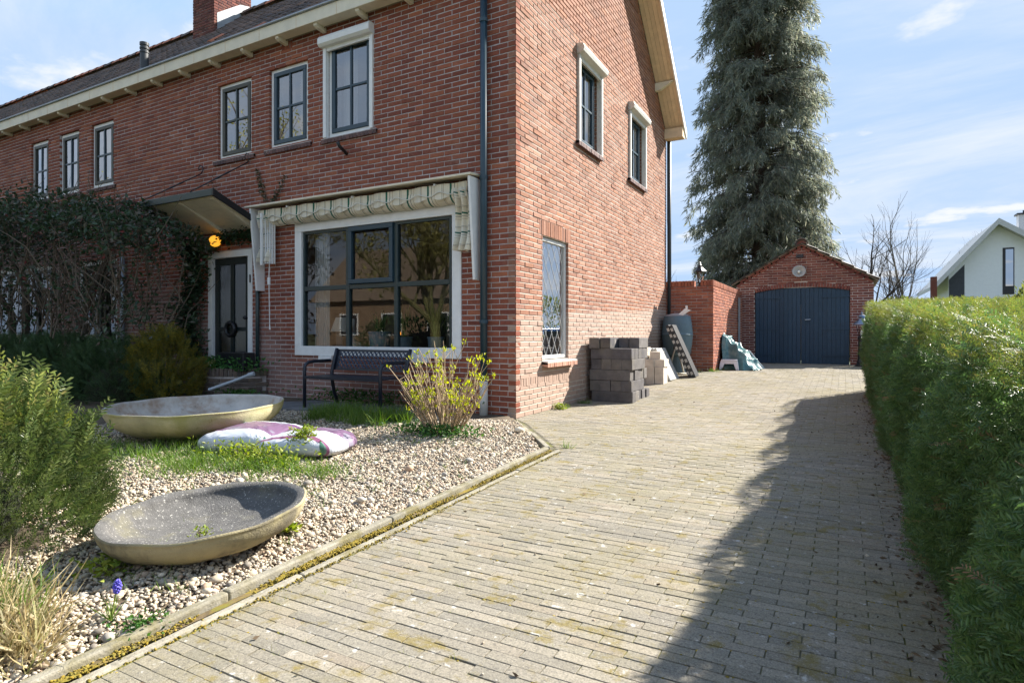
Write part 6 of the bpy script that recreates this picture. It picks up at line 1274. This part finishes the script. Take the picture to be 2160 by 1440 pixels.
# ------------------------------------------------------------------ background trees
t = thing('conifer_tree', 'very tall drooping grey-green conifer towering behind the garage', 'tree', (.2, 20.5, -.3)); P = []; D = []; S = []; mb = MB(); HT = 24.5
for k in range(880):
    z_ = 2.2 + (HT - 2.6) * random.random() ** .95; a_ = random.uniform(0, 6.283); f = (1 - (z_ / HT)) ; R_ = (2.6 * min(1, f * 1.6 + .02) ** .6) * random.uniform(.68, 1.1); ca, sa = math.cos(a_), math.sin(a_); pts = []
    for q in range(7): s = q / 6; pts.append(Vector((R_ * s * ca, R_ * s * sa, z_ + .35 * R_ * s - .42 * R_ * s * s * 1.2)))
    mb.tube(pts, [.035 * (1 - .13 * q) for q in range(7)], 4, False)
    for q in range(int(14 + 30 * R_ / 3)):
        s = random.uniform(.18, 1.0) ** .8; i = min(5, int(s * 6)); p = pts[i].lerp(pts[i + 1], s * 6 - i); side = random.gauss(0, .22) * (R_ * .35); p = p + Vector((-sa * side, ca * side, random.gauss(-.05, .1))); P.append(tuple(p)); D.append((ca * .3 + random.gauss(0, .3), sa * .3 + random.gauss(0, .3), -1.0)); S.append(random.uniform(.35, .8))
mb.build('branches', m_bark, t)['kind'] = 'stuff'
scatter('crown', SPY, P, D, S, m_leaf('conifer_spray', [(.17,.195,.155), (.23,.25,.195), (.145,.17,.145), (.27,.275,.19), (.20,.185,.155)], .45, .6), t)['kind'] = 'stuff'
mb = MB(); mb.tube([(0, 0, 0), (.03, 0, 3), (0, .05, 8), (0, 0, 16), (0, 0, HT - .3)], [.42, .34, .27, .15, .03], 12); mb.build('trunk', M('conifer_bark', (.09,.065,.055), rough=.95, noise=.3, nscale=6, bump=1, bscale=14), t, smooth=True)

def bare_tree(name, label, loc, h_, r0, seed, spread=.5, maxd=5, group=None, mat=None, leaves=None, lean=0, lsize=(.05,.1), nleaf=3, first=.3):
    rr = random.Random(seed); t = thing(name, label, 'tree', loc, 0, group); mbT = MB(); mbB = MB(); tips = []
    def grow(p, d, ln, r_, dep, mb_):
        pts = [p]; rad = [r_]; n_ = 4
        for q in range(n_): d = (d + Vector((rr.gauss(0, .10), rr.gauss(0, .10), .05))).normalized(); p = p + d * ln / n_; pts.append(p); rad.append(r_ * (1 - .42 * (q + 1) / n_))
        mb_.tube(pts, rad, 7 if dep < 2 else (5 if dep < 3 else 3), False)
        if dep >= maxd: tips.append((pts[-1], d)); tips.append((pts[2], d)); return
        for k in range(3 if dep > 0 else 5):
            i = rr.choice((2, 3, 4)) if dep else rr.choice((2, 3, 4, 4)); ax = Vector((rr.gauss(0, 1), rr.gauss(0, 1), rr.gauss(.1, .4))).normalized(); nd = (d * (1 - spread * .6) + ax * spread).normalized(); grow(pts[i], nd, ln * rr.uniform(.5, .75), rad[i] * .6, dep + 1, mbB)
        grow(pts[-1], (d + Vector((rr.gauss(0, .15), rr.gauss(0, .15), .15))).normalized(), ln * .72, rad[-1], dep + 1, mbB)
    grow(Vector((0, 0, 0)), Vector((lean, 0, 1)), h_ * first, r0, 0, mbT)
    mbT.build('trunk', mat or m_bark, t, smooth=True); mbB.build('crown' if not leaves else 'branches', mat or m_bark, t)['kind'] = 'stuff'
    if leaves:
        P = []; 
        for p, d in tips: P += [tuple(p + Vector((rr.gauss(0, .16), rr.gauss(0, .16), rr.gauss(0, .16)))) for _ in range(nleaf)]
        n = len(P); scatter('crown', LEAF, P, rng.normal(0, 1, (n, 3)), rng.uniform(lsize[0], lsize[1], n), leaves, t)['kind'] = 'stuff'
    return t
m_darkbark = M('dark_bark', (.045,.036,.03), rough=.95, noise=.3, nscale=10); m_greybark = M('grey_bark', (.12,.10,.08), rough=.95, noise=.3, nscale=10)
bare_tree('bare_tree', 'gnarled dark pollarded bare tree just behind the garage roof', (4.1, 20.2, -.3), 5.0, .12, 3, .62, 4, mat=m_darkbark, first=.42)
bare_tree('bare_tree', 'slender tall bare birch-like tree beyond the hedge', (6.15, 30.5, -.3), 7.4, .10, 11, .36, 4, mat=m_greybark, first=.42)
bare_tree('bare_tree', 'distant fine bare tree beside the white house roof', (10.2, 46, -.3), 9.5, .16, 21, .5, 5, mat=m_darkbark)
bare_tree('bare_tree', 'distant bare tree showing over the garden wall', (-9.5, 40, -.3), 8.5, .18, 33, .55, 5, mat=m_darkbark)
bare_tree('bare_tree', 'low bare tree tangle behind the right end of the garage', (5.6, 24, -.3), 5.0, .10, 41, .6, 5, mat=m_greybark)
m_sp = m_leaf('spring_leaf', [(.30,.29,.07), (.38,.35,.10), (.24,.25,.06), (.42,.36,.14)], .4)
# low greenery behind
for k, (x_, y_, rx, h_, lab) in enumerate(((5.2, 22.5, 1.4, 2.6, 'light green shrub mass behind the garage right side'), (7.6, 24, 1.8, 2.6, 'pale budding shrub beyond the hedge under the birch'), (9.0, 20, 1.3, 2.9, 'leafy green shrub in front of the white house wall'), (-3.6, 24, 1.6, 3.2, 'leafy shrub seen beside the conifer foot over the garden wall'))):
    bush('background_shrub', lab, 'shrub', (x_, y_, -.3), rx, rx, h_, 1500, m_leaf('bg_shrub%d' % k, [(.14,.17,.05), (.2,.22,.07), (.10,.13,.04)], .35), None, .1, .2, .05, .3, 0, .8, bases=LEAF, core=0)
# white house beyond the hedge
wh = thing('white_house', 'white rendered modern house with grey verge and chimney beyond the hedge', 'house', (0, 0, 0)); m_rend = M('white_render', (.86,.86,.86), rough=.9, noise=.03); m_verge = M('pale_verge', (.55,.54,.52), rough=.6, noise=.05); WY = 40; rx_, rz_ = 11.3, 7.75; sL, sR = 1.20, .72
mb = MB(); xl, xr = 8.95, 16.2; zL = rz_ - .25 - (rx_ - xl) * sL; zR = rz_ - .25 - (xr - rx_) * sR
mb.v = [(xl, WY, -.4), (xr, WY, -.4), (xr, WY, zR), (rx_, WY, rz_ - .25), (xl, WY, zL), (xl, WY + 9, -.4), (xr, WY + 9, -.4), (xr, WY + 9, zR), (rx_, WY + 9, rz_ - .25), (xl, WY + 9, zL)]; mb.f = [(0, 1, 2, 3, 4), (5, 9, 8, 7, 6), (0, 4, 9, 5), (1, 6, 7, 2)]; mb.build('wall', m_rend, wh)
for side, (xe, s_) in enumerate(((8.15, sL), (16.9, sR))):
    ze = rz_ - abs(rx_ - xe) * s_; mb = MB(); mb.hexa([(rx_, WY - .7, rz_ - .24), (xe, WY - .7, ze - .24), (xe, WY + 9.3, ze - .24), (rx_, WY + 9.3, rz_ - .24), (rx_, WY - .7, rz_), (xe, WY - .7, ze), (xe, WY + 9.3, ze), (rx_, WY + 9.3, rz_)]); mb.build('roof', m_verge, wh)
    mb = MB(); mb.hexa([(rx_, WY - .74, rz_ - .30), (xe, WY - .74, ze - .30), (xe, WY - .70, ze - .30), (rx_, WY - .70, rz_ - .30), (rx_, WY - .74, rz_ + .06), (xe, WY - .74, ze + .06), (xe, WY - .70, ze + .06), (rx_, WY - .70, rz_ + .06)]); mb.build('bargeboard', m_verge, wh)
mb = MB(); mb.box((11.6, WY - .02, 3.3), (12.15, WY + .05, 6.1)); wo = mb.build('window', m_black, wh); mb = MB(); mb.quad((11.74, WY - .025, 3.8), (12.1, WY - .025, 3.8), (12.1, WY - .025, 6.0), (11.74, WY - .025, 6.0)); mb.build('pane', glass_mat('far_glass', (.02,.03,.04), 4, .3), wo)
mb = MB(); mb.v = [(8.97, WY - .015, 3.0), (9.75, WY - .015, 3.0), (9.75, WY - .015, 5.2), (8.97, WY - .015, 4.3)]; mb.f = [(0, 1, 2, 3)]; mb.build('slate_panel', M('dark_slate', (.05,.055,.065), rough=.6, noise=.2), wh)
mb = MB(); mb.box((12.6, WY + 1.2, 6.6), (13.2, WY + 1.8, 8.2)); ch = mb.build('chimney', M('light_cladding', (.45,.47,.5), rough=.5), wh); mb = MB(); mb.box((12.5, WY + 1.1, 8.2), (13.3, WY + 1.9, 8.3)); mb.box((12.85, WY + 1.45, 8.3), (12.95, WY + 1.55, 8.5)); mb.build('chimney_cap', m_black, ch)
mb = MB(); mb.box((7.0, 30, -.4), (7.25, 30.3, 3.75)); o = mb.build('chimney_stack', m_brickR); tag(o, 'small distant brick chimney stub just above the hedge top', 'chimney')
# ------------------------------------------------------------------ across the street (seen mirrored in the panes)
oh = thing('opposite_house', 'brick house across the street mirrored in the front window', 'house', (-23, -31, 0)); mb = MB(); mb.box((-9, -4, -.4), (9, 4, 3.4)); mb.build('wall', M('beige_brick', (.25,.165,.10), rough=.9, noise=.15, nscale=4), oh)
mb = MB(); mb.v = [(-9.4, 4.4, 3.3), (9.4, 4.4, 3.3), (9.4, -4.4, 3.3), (-9.4, -4.4, 3.3), (-9.4, 0, 7.6), (9.4, 0, 7.6)]; mb.f = [(0, 1, 5, 4), (2, 3, 4, 5), (0, 4, 3), (1, 2, 5)]; mb.build('roof', M('brown_tiles', (.2,.145,.10), rough=.8, noise=.2, nscale=6), oh)
mb = MB(); mb.box((3.0, -.6, 6.6), (4.3, .6, 8.9)); mb.build('chimney', M('old_brick', (.3,.2,.12), rough=.9), oh)
for x_ in (-6.5, -2.5, 1.5, 6): mb = MB(); mb.box((x_, 4.0, .8), (x_ + 1.8, 4.06, 2.4)); wo = mb.build('window', m_white, oh); mb = MB(); mb.box((x_ + .12, 4.05, .9), (x_ + 1.68, 4.07, 2.3)); mb.build('pane', m_black, wo)
for k, (x_, y_, h_, lab) in enumerate(((-6.9, -8.0, 10, 'leafing street tree with mossy trunk nearest the front window'), (-15.5, -9.4, 11.5, 'tall leafing street tree mirrored in the upper panes'), (-20.5, -8.8, 11, 'broad leafing street tree mirrored in the left upper panes'), (-27, -9.2, 11.5, 'leafing street tree at the far left of the row'), (-24, -16, 12, 'leafing tree on the far side of the street'))):
    bare_tree('street_tree', lab, (x_, y_, -.3), h_, .2, 50 + k, .55, 4, 'street trees opposite the house', m_greybark if k else M('mossy_bark', (.17,.16,.06), rough=.95, noise=.3, nscale=8), m_sp, lsize=(.09, .17), nleaf=5)
bush('laurel_hedge', 'evergreen hedge across the garden mirrored in the window', 'hedge', (-9.5, -10.5, -.3), 2.6, .7, 1.8, 2200, m_leaf('laurel', [(.05,.10,.03), (.08,.14,.04)], .25), None, .1, .18, .05, .3, 0, .5, bases=LEAF)
t = thing('conifer_tree', 'dark pointed conifer mirrored in the leaded window', 'tree', (22, 38, -.3)); P = []; D = []
for _ in range(2600): z_ = 1 + 12.5 * random.random() ** 1.2; a_ = random.uniform(0, 6.28); rr = (14 - z_) * .26 * random.uniform(.6, 1.05); P.append((rr * math.cos(a_), rr * math.sin(a_), z_)); D.append((math.cos(a_), math.sin(a_), -.6))
scatter('crown', SPY, P, D, rng.uniform(.5, 1.0, len(P)), bpy.data.materials['conifer_spray'], t)['kind'] = 'stuff'; mb = MB(); mb.tube([(0, 0, 0), (0, 0, 13.5)], [.3, .03], 8); mb.build('trunk', m_bark, t)

# bits lying on the drive
P = []; Rr = []
for _ in range(70): y_ = -5 + 8 * random.random(); P.append((random.uniform(1.25, 3.4), y_, g(y_) + .003)); Rr.append(random.uniform(.003, .008))
o = pebble_mesh('drive_grit', P, Rr, m_peb, Vl, Fl); tag(o, 'stray pebbles and grit lying on the brick drive', 'grit')
P = []; 
for _ in range(60): y_ = -5 + 8.5 * random.random(); P.append((random.uniform(1.25, 3.5), y_, g(y_) + .006))
n = len(P); o = scatter('fallen_leaves', LEAF, P, np.stack([rng.normal(0, 1, n), rng.normal(0, 1, n), np.full(n, .15)], 1), rng.uniform(.012, .032, n), bpy.data.materials['dry_litter']); tag(o, 'few dry brown leaves scattered on the brick drive', 'leaves', kind='stuff')
